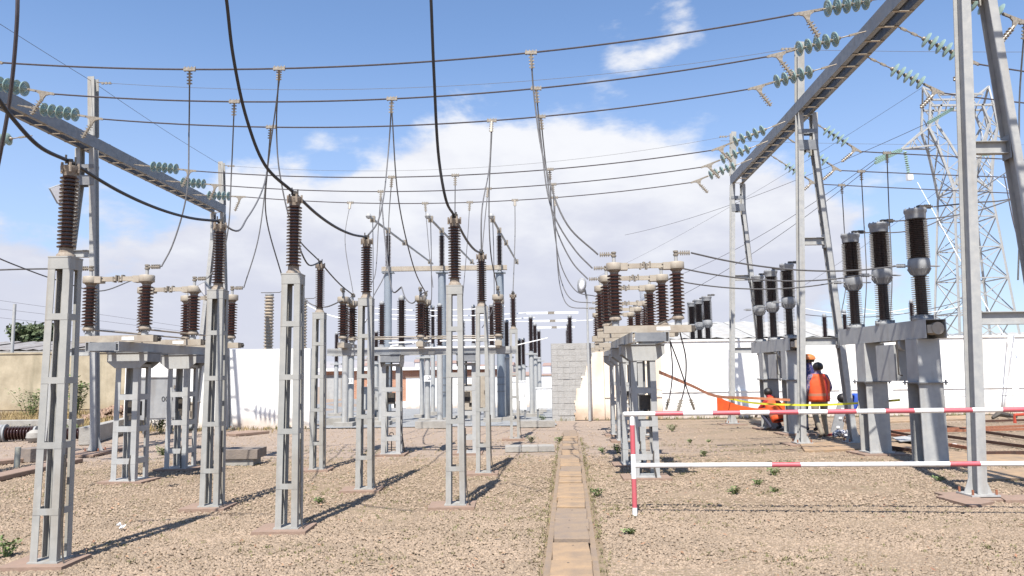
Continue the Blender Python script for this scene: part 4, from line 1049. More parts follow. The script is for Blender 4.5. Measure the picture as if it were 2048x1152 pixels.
# ================================================================ SECOND YARD BEYOND THE GAP
def tube_column():
    r = thing('tube_column', '', 'column', group='blue-grey tubular columns')
    MB().tube([(0, 0, 0), (0, 0, 5.25)], .14, 16).build('tube', TUBE, r, True)
    MB().box((0, 0, 5.26), (.42, .42, .03)).build('head_plate', TUBE, r)
    for z in (1.0, 1.25, 1.5): MB().tube([(0, 0, z), (0, 0, z + .04)], .148, 16).build('band', BEAMP, r)
    MB().box((0, 0, .02), (.9, .9, .22)).build('foundation', CONC, r)
    return r
def tall_ins():
    r = thing('post_insulator', '', 'insulator', group='dark post insulators of the second yard')
    i = MB().lathe(ins_prof(.12, 1.30, .062, .105, 24, thick=.25), 14).build('porcelain', PORCD, r, True)
    MB().lathe([(.09, 0), (.09, .02), (.07, .06), (.065, .12)], 12).build('lower_flange', CASTG, r, True)
    MB().lathe([(.065, 1.30), (.075, 1.34), (.06, 1.40), (.02, 1.44)], 12).build('upper_cap', CASTG, r, True)
    return r
for i, (px, lb) in enumerate(((775, 'left'), (885, 'middle'), (1003, 'right'))):
    g = P(px, 838, 27.5); z0 = gz(g.x, g.y); zt = P(px, 545, 27.5).z
    place('tubec', tube_column, f'{lb} of the three big blue-grey tubular columns beyond the gap', (g.x, g.y, z0), 0, (1, 1, (zt - z0) / 5.27))
    place('tins', tall_ins, f'dark post insulator on the {lb} big tubular column', (g.x, g.y, zt + .001), 0, (1.05, 1.05, 1.02))
    t0 = Vector((g.x, g.y, zt + 1.52)); dr = Vector((.085, 1, 0))
    bb = thing('tubular_busbar', f'{lb} tubular busbar on top of the dark insulator, running away', 'busbar', t0, 0, 'tubular busbars running away')
    MB().tube([-dr * 2.6, dr * 8.5], .042, 10).build('bar', SWITCHP, bb, True)
    for q in (-2.6,): MB().lathe([(.01, -.1), (.07, -.07), (.1, 0), (.07, .07), (.01, .1)], 12, tuple(dr * q)).build('end_ball', SWITCHP, bb, True)
    for q in (-2.1, 0, 2.6, 7.8): MB().box(tuple(dr * q), (.16, .14, .2)).build('clamp', FIT, bb)
    MB().tube(smooth_path([dr * -2.1, dr * -2.1 + Vector((.02, 0, -1.6)), dr * -2.1 + Vector((-.05, .2, -3.0)), dr * -2.1 + Vector((-.4, .3, -3.6))], 6), .014, 6).build('down_lead', CONDL, bb, True)
g = P(775, 545, 27.5); h = P(1003, 545, 27.5)
cb = thing('portal_beam', 'horizontal pale beam across the three big tubular columns', 'beam', (0, 0, 0))
MB().bar((g.x - .2, 27.5, g.z + .12), (h.x + .2, 27.5, g.z + .12), .2, .16).build('beam', CREAM, cb)
# middle post insulator standing on the middle disconnector's channels
pi = P(803, 688, 15.6)
place('tins', tall_ins, 'lone dark post insulator on the channels of the middle disconnector', (pi.x, 15.6, 2.10), 0, (.9, .9, .74))
# more dark insulators with light tube posts
def small_support():
    r = thing('small_support', '', 'insulator post', group='light tube posts with dark insulators')
    MB().tube([(0, 0, 0), (0, 0, 2.35)], .10, 12).build('tube_post', SWITCHP, r, True)
    MB().box((0, 0, 2.38), (.5, .3, .06)).build('cross_plate', SWITCHP, r)
    MB().box((0, 0, .03), (.6, .6, .2)).build('foundation', CONC, r)
    i = MB().lathe(ins_prof(2.5, 3.75, .07, .115, 22, thick=.25), 12).build('insulator', PORCD, r, True)
    MB().lathe([(.1, 2.41), (.09, 2.5)], 12).build('lower_flange', CASTG, i)
    MB().lathe([(.08, 3.75), (.09, 3.8), (.05, 3.86)], 12).build('upper_cap', CASTG, i)
    return r
for px, Y, s, lb in ((672, 36, 1, 'tube post with dark insulator in front of the grey door'), (702, 28, 1, 'tube post with dark insulator left of the shadow-line column'),
                     (855, 27, .93, 'tube post carrying the plate with number 12'), (763, 24.8, 1.02, 'dark insulator post just right of the shadow-line column'),
                     (690, 24.5, .98, 'dark insulator post left of the plate numbered eleven'), (722, 31, 1.0, 'dark insulator post between the number eleven plate and the shadow-line column'), (752, 33, .95, 'farther dark insulator post just left of the left tubular column'),
                     (844, 32, 1.02, 'dark insulator post left of the number twelve plate'), (880, 25, 1.0, 'dark insulator post just before the middle tubular column'), (926, 30, .98, 'dark insulator post seen through the trench column'),
                     (985, 26, 1.02, 'dark insulator post between the trench columns and the right tubular column'), (1015, 29, .95, 'dark insulator post just right of the right tubular column'), (1048, 36, .9, 'far dark insulator post left of the white-armed disconnector'),
                     (866, 35, 1.28, 'tall dark insulator post left of the middle tubular column'), (948, 35, 1.28, 'tall dark insulator post between the trench columns'),
                     (1040, 33, .84, 'short dark insulator post right of the farthest column'), (1064, 31, 1.04, 'nearest left post of the far white-armed disconnector'), (1143, 31, 1.04, 'nearest right post of the far white-armed disconnector'),
                     (1072, 34.5, 1.04, 'second left post of the far white-armed disconnector'), (1140, 34.5, 1.04, 'second right post of the far white-armed disconnector'),
                     (1080, 38, 1.04, 'third left post of the far white-armed disconnector'), (1138, 38, 1.04, 'third right post of the far white-armed disconnector')):
    g = P(px, 800, Y); place('smalls', small_support, lb, (g.x, Y, gz(g.x, Y)), 0, (1, 1, s))
for i, Y in enumerate((31, 34.5, 38)):
    a, b = P((1064, 1072, 1080)[i], 700, Y), P((1143, 1140, 1138)[i], 700, Y); z = gz(a.x, Y) + 3.95 * 1.04
    o = thing('far_disconnector', ('nearest', 'middle', 'farthest')[i] + ' white switch arm of the far disconnector', 'disconnector', ((a.x + b.x) / 2, Y, z))
    w = (b.x - a.x) / 2
    MB().bar((-w - .2, 0, 0), (-.12, 0, 0), .08, .09).build('arm', WHITEP, o); MB().bar((.12, 0, 0), (w + .3, 0, 0), .08, .09).build('arm', WHITEP, o)
    MB().box((0, 0, 0), (.26, .1, .1)).build('contact', FIT, o)
# number plates: 11 and 12
FONT_OBJS = []
def text(s, size, loc, parent, m, rot=(R(90), 0, 0), name='lettering'):
    c = bpy.data.curves.new(name, 'FONT'); c.body = s; c.size = size; c.align_x = 'CENTER'; c.align_y = 'CENTER'; c.extrude = .001
    t = bpy.data.objects.new('tmp', c); COL.objects.link(t); dg = bpy.context.evaluated_depsgraph_get(); dg.update()
    me = bpy.data.meshes.new_from_object(t.evaluated_get(dg)); COL.objects.unlink(t); bpy.data.objects.remove(t)
    me.materials.clear(); me.materials.append(m); o = link(name, me, parent, loc); o.rotation_euler = rot; return o
for s, px, py, Y in (('12', 855, 757, 26.8), ('11', 700, 762, 27.8)):
    g = P(px, py, Y); n = thing('number_plate', 'small white plate with the number ' + ('twelve' if s == '12' else 'eleven') + ' on a tube post', 'sign', g)
    MB().box((0, 0, 0), (.24, .012, .20)).build('plate', WHITEP, n); text(s, .19, (0, -.009, 0), n, INK)
# cabinets and clutter in the second yard
def cabinet(label, loc, d, m=SWITCHP, legs=True, rz=0, door=True):
    r = thing('cabinet', label, 'cabinet', loc, rz); w, dp, h = d; z0 = .35 if legs else 0
    MB().box((0, 0, z0 + h / 2), (w, dp, h)).build('body', m, r)
    MB().box((0, 0, z0 + h + .015), (w + .05, dp + .05, .03)).build('lid', m, r)
    if door:
        dd = MB().box((0, -dp / 2 - .008, z0 + h / 2), (w - .06, .012, h - .08)).build('door', m, r); MB().box((w * .36, -dp / 2 - .025, z0 + h / 2), (.02, .02, .12)).build('handle', DARKF, dd)
    if legs:
        for sx in (-1, 1): MB().box((sx * (w / 2 - .05), 0, z0 / 2), (.06, dp * .8, z0)).build('leg', BEAMP, r)
    return r
for px, Y, d, lb, m in ((1037, 28, (.55, .4, 1.0), 'white cabinet standing right of the farthest insulator column', WHITEP), (1093, 29, (.75, .45, .75), 'white cabinet with grey panel beside the broken wall', WHITEP),
                     (931, 27, (.5, .4, .9), 'pale cabinet behind the trench column', CREAM), (962, 27.5, (.35, .35, 1.3), 'narrow pale cabinet between the trench columns', CREAM), (742, 32, (.7, .5, .9), 'grey switch cabinet in front of the brick building', SWITCHP)):
    g = P(px, 800, Y); cabinet(lb, (g.x, Y, gz(g.x, Y)), d, m)
tr2 = thing('switch_rack', 'white ribbed equipment in front of the brick building, left of the big tubular column', 'equipment', (P(753, 800, 40).x, 40, gz(0, 40)))
for k in range(5): MB().box((0, 0, .5 + k * .32), (.9, .4, .10)).build('shelf', WHITEP, tr2)
for sx in (-1, 1): MB().box((sx * .42, 0, 1.0), (.06, .3, 2.0)).build('upright', SWITCHP, tr2)
# low concrete plinths, kerbs
for px0, px1, py, Y, h, lb in ((650, 775, 842, 0, .22, 'long grey concrete kerb at the near edge of the grey gravel yard'), (832, 900, 848, 0, .2, 'grey concrete kerb under the tubular columns'),
                           (1035, 1110, 846, 0, .18, 'grey concrete kerb in front of the white cabinets')):
    a, b = G(px0, py + 8), G(px1, py + 8); o = MB().box((0, 0, h / 2), (b.x - a.x, .45, h)).build('kerb', CONC, None, loc=((a.x + b.x) / 2, a.y, 0)); tag(o, lb, 'kerb')
# ribbed tan arresters behind the white wall at left
for px, py0, lb in ((539, 588, 'left tan ribbed insulator standing behind the white wall'), (607, 600, 'right tan ribbed insulator standing behind the white wall, by the left-centre column')):
    Y = 27; g = P(px, py0, Y); r = thing('surge_arrester', lb, 'insulator', (g.x, Y, 0), 0, 'tan ribbed insulators behind the white wall')
    MB().lathe(ins_prof(1.7, g.z - .06, .13 if px < 560 else .10, .17 if px < 560 else .14, 24, thick=.35), 16).build('porcelain', PORCT, r, True)
    MB().tube([(0, 0, 0), (0, 0, 1.7)], .1, 10).build('post', TUBE, r); MB().lathe([(.15, g.z - .06), (.15, g.z), (.05, g.z + .02)], 14).build('cap', CASTG, r)
    MB().tube([(-.3, 0, g.z + .05), (.35, 0, g.z + .05), (.45, 0, g.z + .1)], .012, 6).build('terminal_rod', DARKF, r)
# white wires of second yard
for i, (x0, y0, x1, y1, Y0, Y1) in enumerate(((750, 617, 1010, 613, 31, 31), (750, 628, 1062, 625, 33, 33), (760, 637, 1070, 635, 36, 36), (612, 608, 705, 640, 28, 28), (640, 625, 760, 640, 30, 30), (880, 637, 1190, 640, 40, 40))):
    a, b = P(x0, y0, Y0), P(x1, y1, Y1); wire(f'pale thin busbar wire number {("one", "two", "three", "four", "five", "six")[i]} stretched across the second yard'.replace(' number', ', the'), sag(a, b, .12, 10), .022, WHITEP, 6, group=None)
for i, (x0, y0, x1, y1, Y) in enumerate(((778, 686, 862, 683, 15.3), (778, 697, 1000, 693, 15.2), (880, 682, 1000, 680, 15.5), (1035, 690, 1095, 676, 24), (780, 693, 850, 684, 16))):
    wire(('upper white rod beside the middle post insulator', 'long white rod along the middle disconnector', 'white rod between the middle disconnector poles', 'slanting white rod above the white cabinets', 'oblique white rod left of the centre pole')[i], [P(x0, y0, Y), P(x1, y1, Y)], .016, WHITEP, 8, 'operating_rod', cat='rod')
# street lamp over the broken wall
g = P(1180, 845, 25.5); lp = thing('street_lamp', 'thin street lamp with an oval head above the broken wall', 'street lamp', (g.x, 25.5, 0))
zt = P(1178, 590, 25.5).z
MB().tube([(0, 0, 0), (0, 0, zt)], [.05, .032], 10).build('pole', SWITCHP, lp, True); MB().tube([(0, 0, zt - .15), (-.06, -.05, zt + .15), (-.14, -.15, zt + .3)], .03, 8).build('bracket', CASTG, lp)
z2 = P(1166, 572, 25.4).z; h = MB().lathe([(.03, -.27), (.11, -.2), (.15, 0), (.14, .15), (.09, .24), (.02, .27)], 14).build('head', CASTG, lp, True, (-.18, -.18, z2)); h.rotation_euler = (R(-12), R(8), 0)
MB().lathe([(.02, -.19), (.08, -.13), (.10, 0), (.08, .12), (.02, .17)], 12, (0, -.075, 0)).build('lens', LAMPG, h, True)
# equipment seen between the poles of the right disconnector
g = P(1291, 650, 19.5); r = thing('current_transformer', 'instrument transformer with a silver domed head behind the right disconnector', 'transformer', (g.x, 19.5, 0))
zt = P(1291, 582, 19.5).z
tapered_column(r, 1.75, .34, .34, .07, (.5, 1.1), .07, .06, SWITCHP)
MB().lathe(ins_prof(1.85, zt - .75, .085, .13, 10, thick=.3), 16).build('insulator', PORC, r, True)
MB().lathe([(.1, zt - .75), (.20, zt - .62), (.215, zt - .45), (.2, zt - .38), (.12, zt - .36), (.12, zt), (.04, zt + .02)], 20).build('domed_head', SILVER, r, True)
MB().box((0, 0, zt - .36), (.56, .3, .03)).build('terminal_plate', CASTG, r)
# dark insulators over the wall at right
for k, (px, py, Y) in enumerate(((1648, 628, 29), (1688, 620, 30), (1822, 600, 29), (1598, 640, 33))):
    g = P(px, py, Y); place('tins', tall_ins, ('dark insulator over the white wall right of the vest man', 'dark insulator behind the raking gantry leg', 'dark insulator between the nearest breaker poles over the wall', 'dark insulator over the wall behind the middle gantry post')[k], (g.x, Y, g.z - 1.44), 0)
    s = MB().tube([(0, 0, 0), (0, 0, g.z - 1.44)], .09, 10).build('tube_post', SWITCHP, None, True, (g.x, Y, 0)); tag(s, ('first', 'second', 'third', 'fourth')[k] + ' tube post hidden behind the white wall under a dark insulator', 'post')
for k, (a, b) in enumerate((((1590, 612, 29), (1850, 608, 29)), ((1600, 628, 30), (1930, 600, 30)), ((1690, 608, 32), (1925, 612, 32)), ((1840, 640, 30), (1925, 604, 30)))):
    wire(('first', 'second', 'third', 'fourth')[k] + ' pale slack wire over the white wall on the right', sag(P(*a), P(*b), .35, 12), .014, WHITEP if k % 2 == 0 else COND, 6)

# ================================================================ LATTICE TOWER
def lattice_tower(loc, s=1.0):
    r = thing('lattice_tower', 'tall galvanised lattice transmission tower behind the right gantry', 'pylon', loc)
    TM = STEEL
    def mem(a, b, w=.05, name='brace', m=TM):
        a = Vector(a); b = Vector(b); MB().bar((0, 0, 0), b - a, w, w).build(name, m, r, loc=a)
    lv = [(0, 2.1), (2.6, 1.94), (5.0, 1.76), (7.2, 1.6), (9.2, 1.46), (11.2, 1.32), (12.9, 1.2)]
    for sx in (-1, 1):
        for sy in (-1, 1):
            for (z0, w0), (z1, w1) in zip(lv, lv[1:]): mem((sx * w0, sy * w0 * .8, z0), (sx * w1, sy * w1 * .8, z1), .12, 'leg')
    for (z0, w0), (z1, w1) in zip(lv, lv[1:]):
        for sy in (-1, 1):
            mem((-w0, sy * w0 * .8, z0), (w1, sy * w1 * .8, z1)); mem((w0, sy * w0 * .8, z0), (-w1, sy * w1 * .8, z1)); 
            mem((-w1, sy * w1 * .8, z1), (w1, sy * w1 * .8, z1), .07)
        for sx in (-1, 1):
            mem((sx * w0, -w0 * .8, z0), (sx * w1, w1 * .8, z1)); mem((sx * w0, w0 * .8, z0), (sx * w1, -w1 * .8, z1)); mem((sx * w1, -w1 * .8, z1), (sx * w1, w1 * .8, z1), .07)
    # the two forks
    for sx in (-1, 1):
        o_pts = [(sx * 1.2, 12.9), (sx * 1.45, 14.3), (sx * 1.8, 15.9), (sx * 2.25, 17.3)]; i_pts = [(sx * .12, 13.9), (sx * .6, 15.0), (sx * 1.15, 16.3), (sx * 1.75, 17.5)]
        ds = [.95, .82, .66, .5]
        for k in range(3):
            for y in (-1, 1):
                mem((o_pts[k][0], y * ds[k], o_pts[k][1]), (o_pts[k + 1][0], y * ds[k + 1], o_pts[k + 1][1]), .13, 'fork_chord'); mem((i_pts[k][0], y * ds[k], i_pts[k][1]), (i_pts[k + 1][0], y * ds[k + 1], i_pts[k + 1][1]), .13, 'fork_chord')
                mem((o_pts[k][0], y * ds[k], o_pts[k][1]), (i_pts[k + 1][0], y * ds[k + 1], i_pts[k + 1][1])); mem((o_pts[k + 1][0], y * ds[k + 1], o_pts[k + 1][1]), (i_pts[k + 1][0], y * ds[k + 1], i_pts[k + 1][1]))
            mem((o_pts[k][0], -ds[k], o_pts[k][1]), (o_pts[k + 1][0], ds[k + 1], o_pts[k + 1][1])); mem((o_pts[k][0], ds[k], o_pts[k][1]), (o_pts[k + 1][0], -ds[k + 1], o_pts[k + 1][1]))
            mem((i_pts[k][0], -ds[k], i_pts[k][1]), (i_pts[k + 1][0], ds[k + 1], i_pts[k + 1][1]))
        for y in (-.5, .5):
            mem((sx * 1.2, y * 1.9, 12.9), (0, y * 1.8, 13.9), .12, 'fork_chord')
            mem((sx * 2.25, y, 17.3), (sx * 2.05, y, 19.0), .12, 'fork_chord'); mem((sx * 1.75, y, 17.5), (sx * 1.35, y, 18.8), .12, 'fork_chord'); mem((sx * 2.25, y, 17.3), (sx * 1.5, y, 18.2)); mem((sx * 1.75, y, 17.5), (sx * 2.1, y, 18.3)); mem((sx * 1.5, y, 18.2), (sx * 2.05, y, 19.0))
            mem((sx * 2.05, y, 19.0), (sx * 2.2, 0, 20.2), .1, 'peak_member'); mem((sx * 1.3, y, 19.5), (sx * 2.2, 0, 20.2), .1, 'peak_member')
            mem((sx * 2.25, y, 17.3), (sx * 3.9, 0, 16.0), .1, 'arm_chord'); mem((sx * 1.7, y, 16.1), (sx * 3.9, 0, 16.0), .1, 'arm_chord'); mem((sx * 3.0, y * .5, 16.7), (sx * 2.6, y * .6, 16.05)); mem((sx * 3.0, y * .5, 16.7), (sx * 3.3, y * .4, 16.03))
    for z in (18.75, 19.5):
        w = 2.05 if z < 19 else 1.4
        for y in (-.5, .5): mem((-w, y, z), (w, y, z), .12, 'bridge_chord')
    for k in range(6):
        x0, x1 = -1.5 + k * .5, -1.5 + (k + 1) * .5
        for y in (-.5, .5): mem((x0, y, 18.75 if k % 2 else 19.5), (x1, y, 19.5 if k % 2 else 18.75))
        mem((x0, -.5, 18.75), (x1, .5, 18.75), .06)
    return r
TWX = P(1949, 646, 50).x
lattice_tower((TWX, 50, 0))
DISCF = MB().lathe([(.02, -.06), (.05, -.03), (.125, .03), (.12, .06), (.02, .05)], 10, ax='X').mesh('disc', GLASSF, True)
def far_string(a, b, n, label):
    a = Vector(a); b = Vector(b); r = thing('insulator_string', label, 'insulator string', a); d = b - a
    q = d.to_track_quat('X', 'Z').to_euler()
    for i in range(n):
        o = link('disc', DISCF, r, d * ((i + .5) / n)); o.rotation_euler = q; o.scale = (.9, .95, .95)
    MB().tube([(0, 0, 0), d], .02, 6).build('rod', FIT, r)
    return b
def TP(x, z, y=0): return Vector((TWX + x, 50 + y, z))
ends = []
for (a, px, py, Y, lb) in ((TP(-3.9, 15.9), 1750, 326, 46, 'near glass string slanting down from the left arm of the tower'), (TP(-3.85, 16.0, .3), 1752, 318, 46.5, 'far glass string slanting down from the left arm of the tower'),
                           (TP(-.3, 18.7), 1856, 246, 47, 'glass string slanting under the bridge of the tower'), (TP(3.9, 15.9), 1965, 310, 47, 'glass string slanting from the right arm of the tower')):
    e = P(px, py, Y); far_string(a, e, 14, lb); ends.append(e)
far_string(TP(-3.8, 15.8, -.2), P(1817, 345, 49.5), 10, 'glass string hanging straight down from the left arm')
bx = P(1819, 354, 49.5); tag(MB().box((0, 0, 0), (.35, .3, .4)).build('counterweight', WHITEP, None, loc=bx), 'small white block at the foot of the hanging glass string', 'weight')
for i, (e, q, Y2) in enumerate(((ends[0], (1290, 625), 70), (ends[1], (1330, 560), 74), (ends[2], (1250, 470), 90), (TP(-2.2, 20.2), (1180, 560), 110), (ends[3], (1480, 640), 75))):
    wire(('lower', 'upper', 'bridge', 'peak', 'right-arm')[i] + ' transmission wire slanting down left from the tower', sag(e, P(q[0], q[1], Y2), .8, 24), .018 if i < 3 else .012, COND, 5)
for i, (px0, py0, px1, py1, Ya, Yb) in enumerate(((1835, 365, 2060, 1010, 49, 22), (1970, 340, 2100, 700, 49, 20), (2008, 350, 2075, 560, 15.6, 15))):
    wire(('left pale', 'right pale', 'dark')[i] + ' slack cable hanging at the right behind the near gantry post', smooth_path([P(px0, py0, Ya), P(px0 * .5 + px1 * .5 - 6, py0 * .5 + py1 * .5 + 20 - 150 * (i < 2), (Ya + Yb) / 2), P(px1, py1 - 250 * (i < 2), Yb)], 8), .02 if i < 2 else .012, (WHITEP, WHITEP, COND)[i], 5)

# ================================================================ BARRIER
b0 = G(1270, 1031); PR = .027
bar = thing('barrier', 'red and white striped pipe barrier across the lower right', 'barrier', (b0.x, b0.y, 0))
def striped(root, a, b, cuts, r, name):
    """cuts: list of (t0,t1,mat) along a-b"""
    p = thing(name, None, None); del_ = [p.pop(k) for k in list(p.keys())]; bpy.data.objects.remove(p)
    a = Vector(a); b = Vector(b); 
    mb = MB()
    for t0, t1, m in cuts:
        mb.m = 1 if m is REDP else 0; mb.tube([a.lerp(b, t0), a.lerp(b, t1)], r, 14, True)
    return mb.build(name, [WHITEP, REDP], root, True)
zt = P(1270, 828, b0.y).z; zb = P(1270, 931, b0.y).z; Lr = 6.2
def tpost(py): return (P(1270, py, b0.y).z) / zt
striped(bar, (0, 0, 0), (0, 0, zt), [(0, tpost(1015), WHITEP), (tpost(1015), tpost(957), REDP), (tpost(957), tpost(908), WHITEP), (tpost(908), tpost(850), REDP), (tpost(850), .985, WHITEP)], PR, 'post')
end = P(2048, 818, 8.15); endl = P(2048, 926, 8.15)
def rail_cuts(pxs, a, b, red_first):
    out = []; av = Vector(a); bv = Vector(b); o = Vector((b0.x, b0.y, 0)); last = 0; red = red_first
    for px in pxs:
        lo, hi = 0., 1.
        for _ in range(30):
            m_ = (lo + hi) / 2; v = o + av.lerp(bv, m_) - Vector((0, 0, CAM_H)); q = 1024 + F_PX * v.dot(RT) / v.dot(FWD)
            if q < px: lo = m_
            else: hi = m_
        out.append((last, lo, REDP if red else WHITEP)); last = lo; red = not red
    out.append((last, 1, REDP if red else WHITEP)); return out
A = Vector((-.09, 0, zt)); B = (end - Vector((b0.x, b0.y, 0))) * 1.25 - Vector((0, 0, end.z * .25)); 
striped(bar, A, B, rail_cuts([1310, 1366, 1425, 1480, 1538, 1596, 1654, 1712, 1770, 1828, 1886, 1944, 2004, 2062, 2120], A, B, False), PR * .95, 'top_rail')
A = Vector((.02, 0, zb)); B = (endl - Vector((b0.x, b0.y, 0))) * 1.25 - Vector((0, 0, endl.z * .25))
striped(bar, A, B, rail_cuts([1543, 1601, 1899, 1960, 2120], A, B, False), PR * .95, 'lower_rail')

# ================================================================ TAPES
def ribbon(label, pts, w, m, name, cat, th=.002):
    pts = smooth_path(pts, 8); mb = MB()
    for i in range(len(pts) - 1):
        a, b = pts[i], pts[i + 1]; ws = w if not callable(w) else w(i / (len(pts) - 1)), w if not callable(w) else w((i + 1) / (len(pts) - 1))
        vs = []
        for p, ww in ((a, ws[0]), (b, ws[1])): vs += [p + Vector((0, -th, -ww / 2)), p + Vector((0, th, -ww / 2)), p + Vector((0, th, ww / 2)), p + Vector((0, -th, ww / 2))]
        mb.hexa(vs)
    return tag(mb.build(name, m), label, cat)
ORT = mat('orange_strap', (.75, .30, .15), .6)
ribbon('orange strap stretched from the right pedestal towards the post', [P(1318, 744, 12), P(1380, 770, 13.5), P(1432, 792, 15), P(1500, 796, 17), P(1580, 800, 17.5)], .055, ORT, 'strap', 'strap')
ribbon('yellow tape stretched at waist height in front of the workers', [P(1440, 793, 16.2), P(1500, 805, 16.3), P(1560, 809, 16.2), P(1640, 810, 16), P(1720, 806, 15.4), P(1800, 800, 14)], .04, YELLOW, 'barrier_tape', 'tape')
ribbon('orange plastic sheet sagging beside the post at the workers', [P(1434, 808, 16.0), P(1452, 813, 16.05), P(1480, 819, 16.1), P(1520, 822, 16.15), P(1548, 820, 16.2), P(1570, 814, 16.3)], lambda t: .33 - .22 * min(1, t * 1.8) + .10 * max(0, t - .6) * 2.5, ORANGE, 'plastic_sheet', 'sheet')
wire('thin rope running behind the pedestals along the white wall', [P(1300, 778, 20), P(1440, 793, 20), P(1600, 798, 20.5), P(1760, 797, 21), P(2060, 790, 21)], .008, CONDL, 4)
for k, pts in enumerate(([(1340, 680, 12.2), (1345, 740, 12.4), (1340, 790, 12.5), (1334, 812, 12.5)], [(1340, 682, 11.6), (1358, 730, 11.8), (1378, 790, 12), (1386, 812, 12.05)], [(1360, 665, 11.2), (1372, 720, 11.3), (1368, 780, 11.4), (1358, 815, 11.4)])):
    w = [P(*p) for p in pts]; r = thing('loose_cable', ('left', 'crossing', 'right')[k] + ' loose cable end dangling below the right disconnector', 'cable', w[0])
    MB().tube([p - w[0] for p in smooth_path(w, 6)], .010, 6).build('cable', COND, r); e = w[-1] - w[0]; d = (w[-1] - w[-2]).normalized()
    mb = MB().tube([e - d * .12, e + d * .06], .018, 6)
    for q in (-.1, -.06, -.02): mb.bar(e + d * q + Vector((-.035, 0, 0)), e + d * q + Vector((.035, 0, 0)), .014, .014)
    mb.build('end_clamp', FIT, r)
# ================================================================ LEFT FOREGROUND AND CLUTTER
# grey number cabinet behind the left pedestals
g = G(318, 868); cb = thing('cabinet', 'grey control cabinet marked 000 behind the left pedestals', 'cabinet', (g.x, g.y, 0), R(35))
zc0, zc1 = P(318, 838, g.y).z, P(318, 756, g.y).z
MB().box((0, 0, (zc0 + zc1) / 2), (1.0, .6, zc1 - zc0)).build('body', SWITCHP, cb)
MB().box((0, 0, zc1 + .02), (1.06, .66, .04)).build('lid', SWITCHP, cb)
for sx in (-1, 1):
    for sy in (-1, 1): MB().bar((sx * .42, sy * .24, zc0), (sx * .36, sy * .24, 0), .07, .05).build('leg', BEAMP, cb)
d = MB().box((0, -.308, (zc0 + zc1) / 2), (.94, .012, zc1 - zc0 - .08)).build('door', SWITCHP, cb)
text('000', .20, (.12, -.319, (zc0 + zc1) / 2 - .02), d, INK)
MB().tube([(.3, -.33, zc1 - .3), (.3, -.33, zc1 - .2)], .02, 8).build('handle', FIT, d)
# second box between the rear pedestal
g = G(372, 900); cabinet('small pale box behind the rear left pedestal', (g.x - .1, g.y + .3, .55), (.35, .3, .45), CREAM, False)
# concrete block behind the left columns
g = G(468, 932); o = thing('concrete_block', 'dark concrete block on a low base right of the left insulator column', 'concrete block', (g.x, g.y + .3, 0), .05)
MB().box((0, 0, .20), (.78, .62, .16)).build('top_slab', CONCD, o); MB().box((0, -.02, .06), (.62, .5, .12)).build('base', CONC, o)
# cable duct wall, left
def block(name, label, cat, a, b, h, w, m, bev=0.01):
    a = Vector(a); b = Vector(b); c = (a + b) / 2; d = b - a
    o = MB().box((0, 0, h / 2), (d.length, w, h)).build(name, m, None, loc=(c.x, c.y, 0)); o.rotation_euler = (0, 0, math.atan2(d.y, d.x)); bv = o.modifiers.new('b', 'BEVEL'); bv.width = bev; bv.segments = 2
    return tag(o, label, cat)
block('concrete_duct', 'long grey concrete duct wall behind the left gantry post', 'concrete duct', G(168, 890), G(258, 862), .42, .25, CONC)
block('concrete_duct', 'grey concrete duct running along behind the fallen insulators', 'concrete duct', G(-60, 866), G(160, 862), .36, .5, CONC)
block('concrete_duct', 'farther run of concrete duct going left behind the number cabinet', 'concrete duct', G(240, 866), G(330, 856), .40, .25, CONC)
block('kerb', 'terracotta kerb slabs in the left foreground, nearer run', 'kerb', G(-60, 972), G(148, 925), .08, .34, TERRA, .015)
block('kerb', 'terracotta kerb slabs in the left foreground, farther run', 'kerb', G(-60, 935), G(60, 922), .08, .3, TERRA, .015)
block('concrete_block', 'dark concrete block lying behind the leftmost column', 'concrete block', G(46, 925), G(128, 915), .26, .35, CONCD)
block('concrete_pad', 'terracotta concrete pad at the edge behind the leftmost insulator column', 'concrete pad', G(155, 915), G(225, 898), .05, .6, TERRA)
for k, (px, py) in enumerate(((476, 866),)): block('concrete_pad', 'terracotta pad at the foot of the white wall', 'concrete pad', G(452, 872), G(520, 866), .07, .8, TERRA)
g = G(33, 935); o = MB().tube([(0, 0, -.1), (.01, 0, .36)], .05, 16).build('pipe_stub', PVC, None, True, loc=g); tag(o, 'upright grey plastic pipe stub at the left edge', 'pipe')
# fallen porcelain insulators
def fallen(px, py, rz, s, lb):
    g = G(px, py); r = thing('fallen_insulator', lb, 'insulator', (g.x, g.y, .17 * s), rz, 'porcelain insulators lying on the ground')
    MB().lathe(ins_prof(-.02, .55, .11, .16, 9, thick=.35), 18, ax='X').build('porcelain', PORC, r, True)
    MB().lathe([(.13, .55), (.15, .56), (.15, .60), (.05, .61)], 16, ax='X').build('end_flange', CASTG, r, True)
    MB().lathe([(.17, -.06), (.21, -.05), (.21, -.02), (.12, -.018)], 18, ax='X').build('disc_flange', CASTG, r, True)
    MB().lathe([(.16, -.45), (.20, -.42), (.20, -.10), (.17, -.065)], 18, ax='X').build('housing', CASTG, r, True)
    r.scale = (s,) * 3; return r
fallen(14, 882, .2, 1.15, 'fallen brown insulator with a grey end housing at the left edge'); fallen(125, 880, .12, .95, 'second fallen brown insulator behind the leftmost column')
g = G(68, 885); o = MB().lathe([(.02, 0), (.12, .02), (.19, .12), (.17, .24), (.08, .31), (.01, .32)], 10).build('boulder', CONC, None, True, loc=g); tag(o, 'pale rounded rubble lump between the fallen insulators', 'rubble')
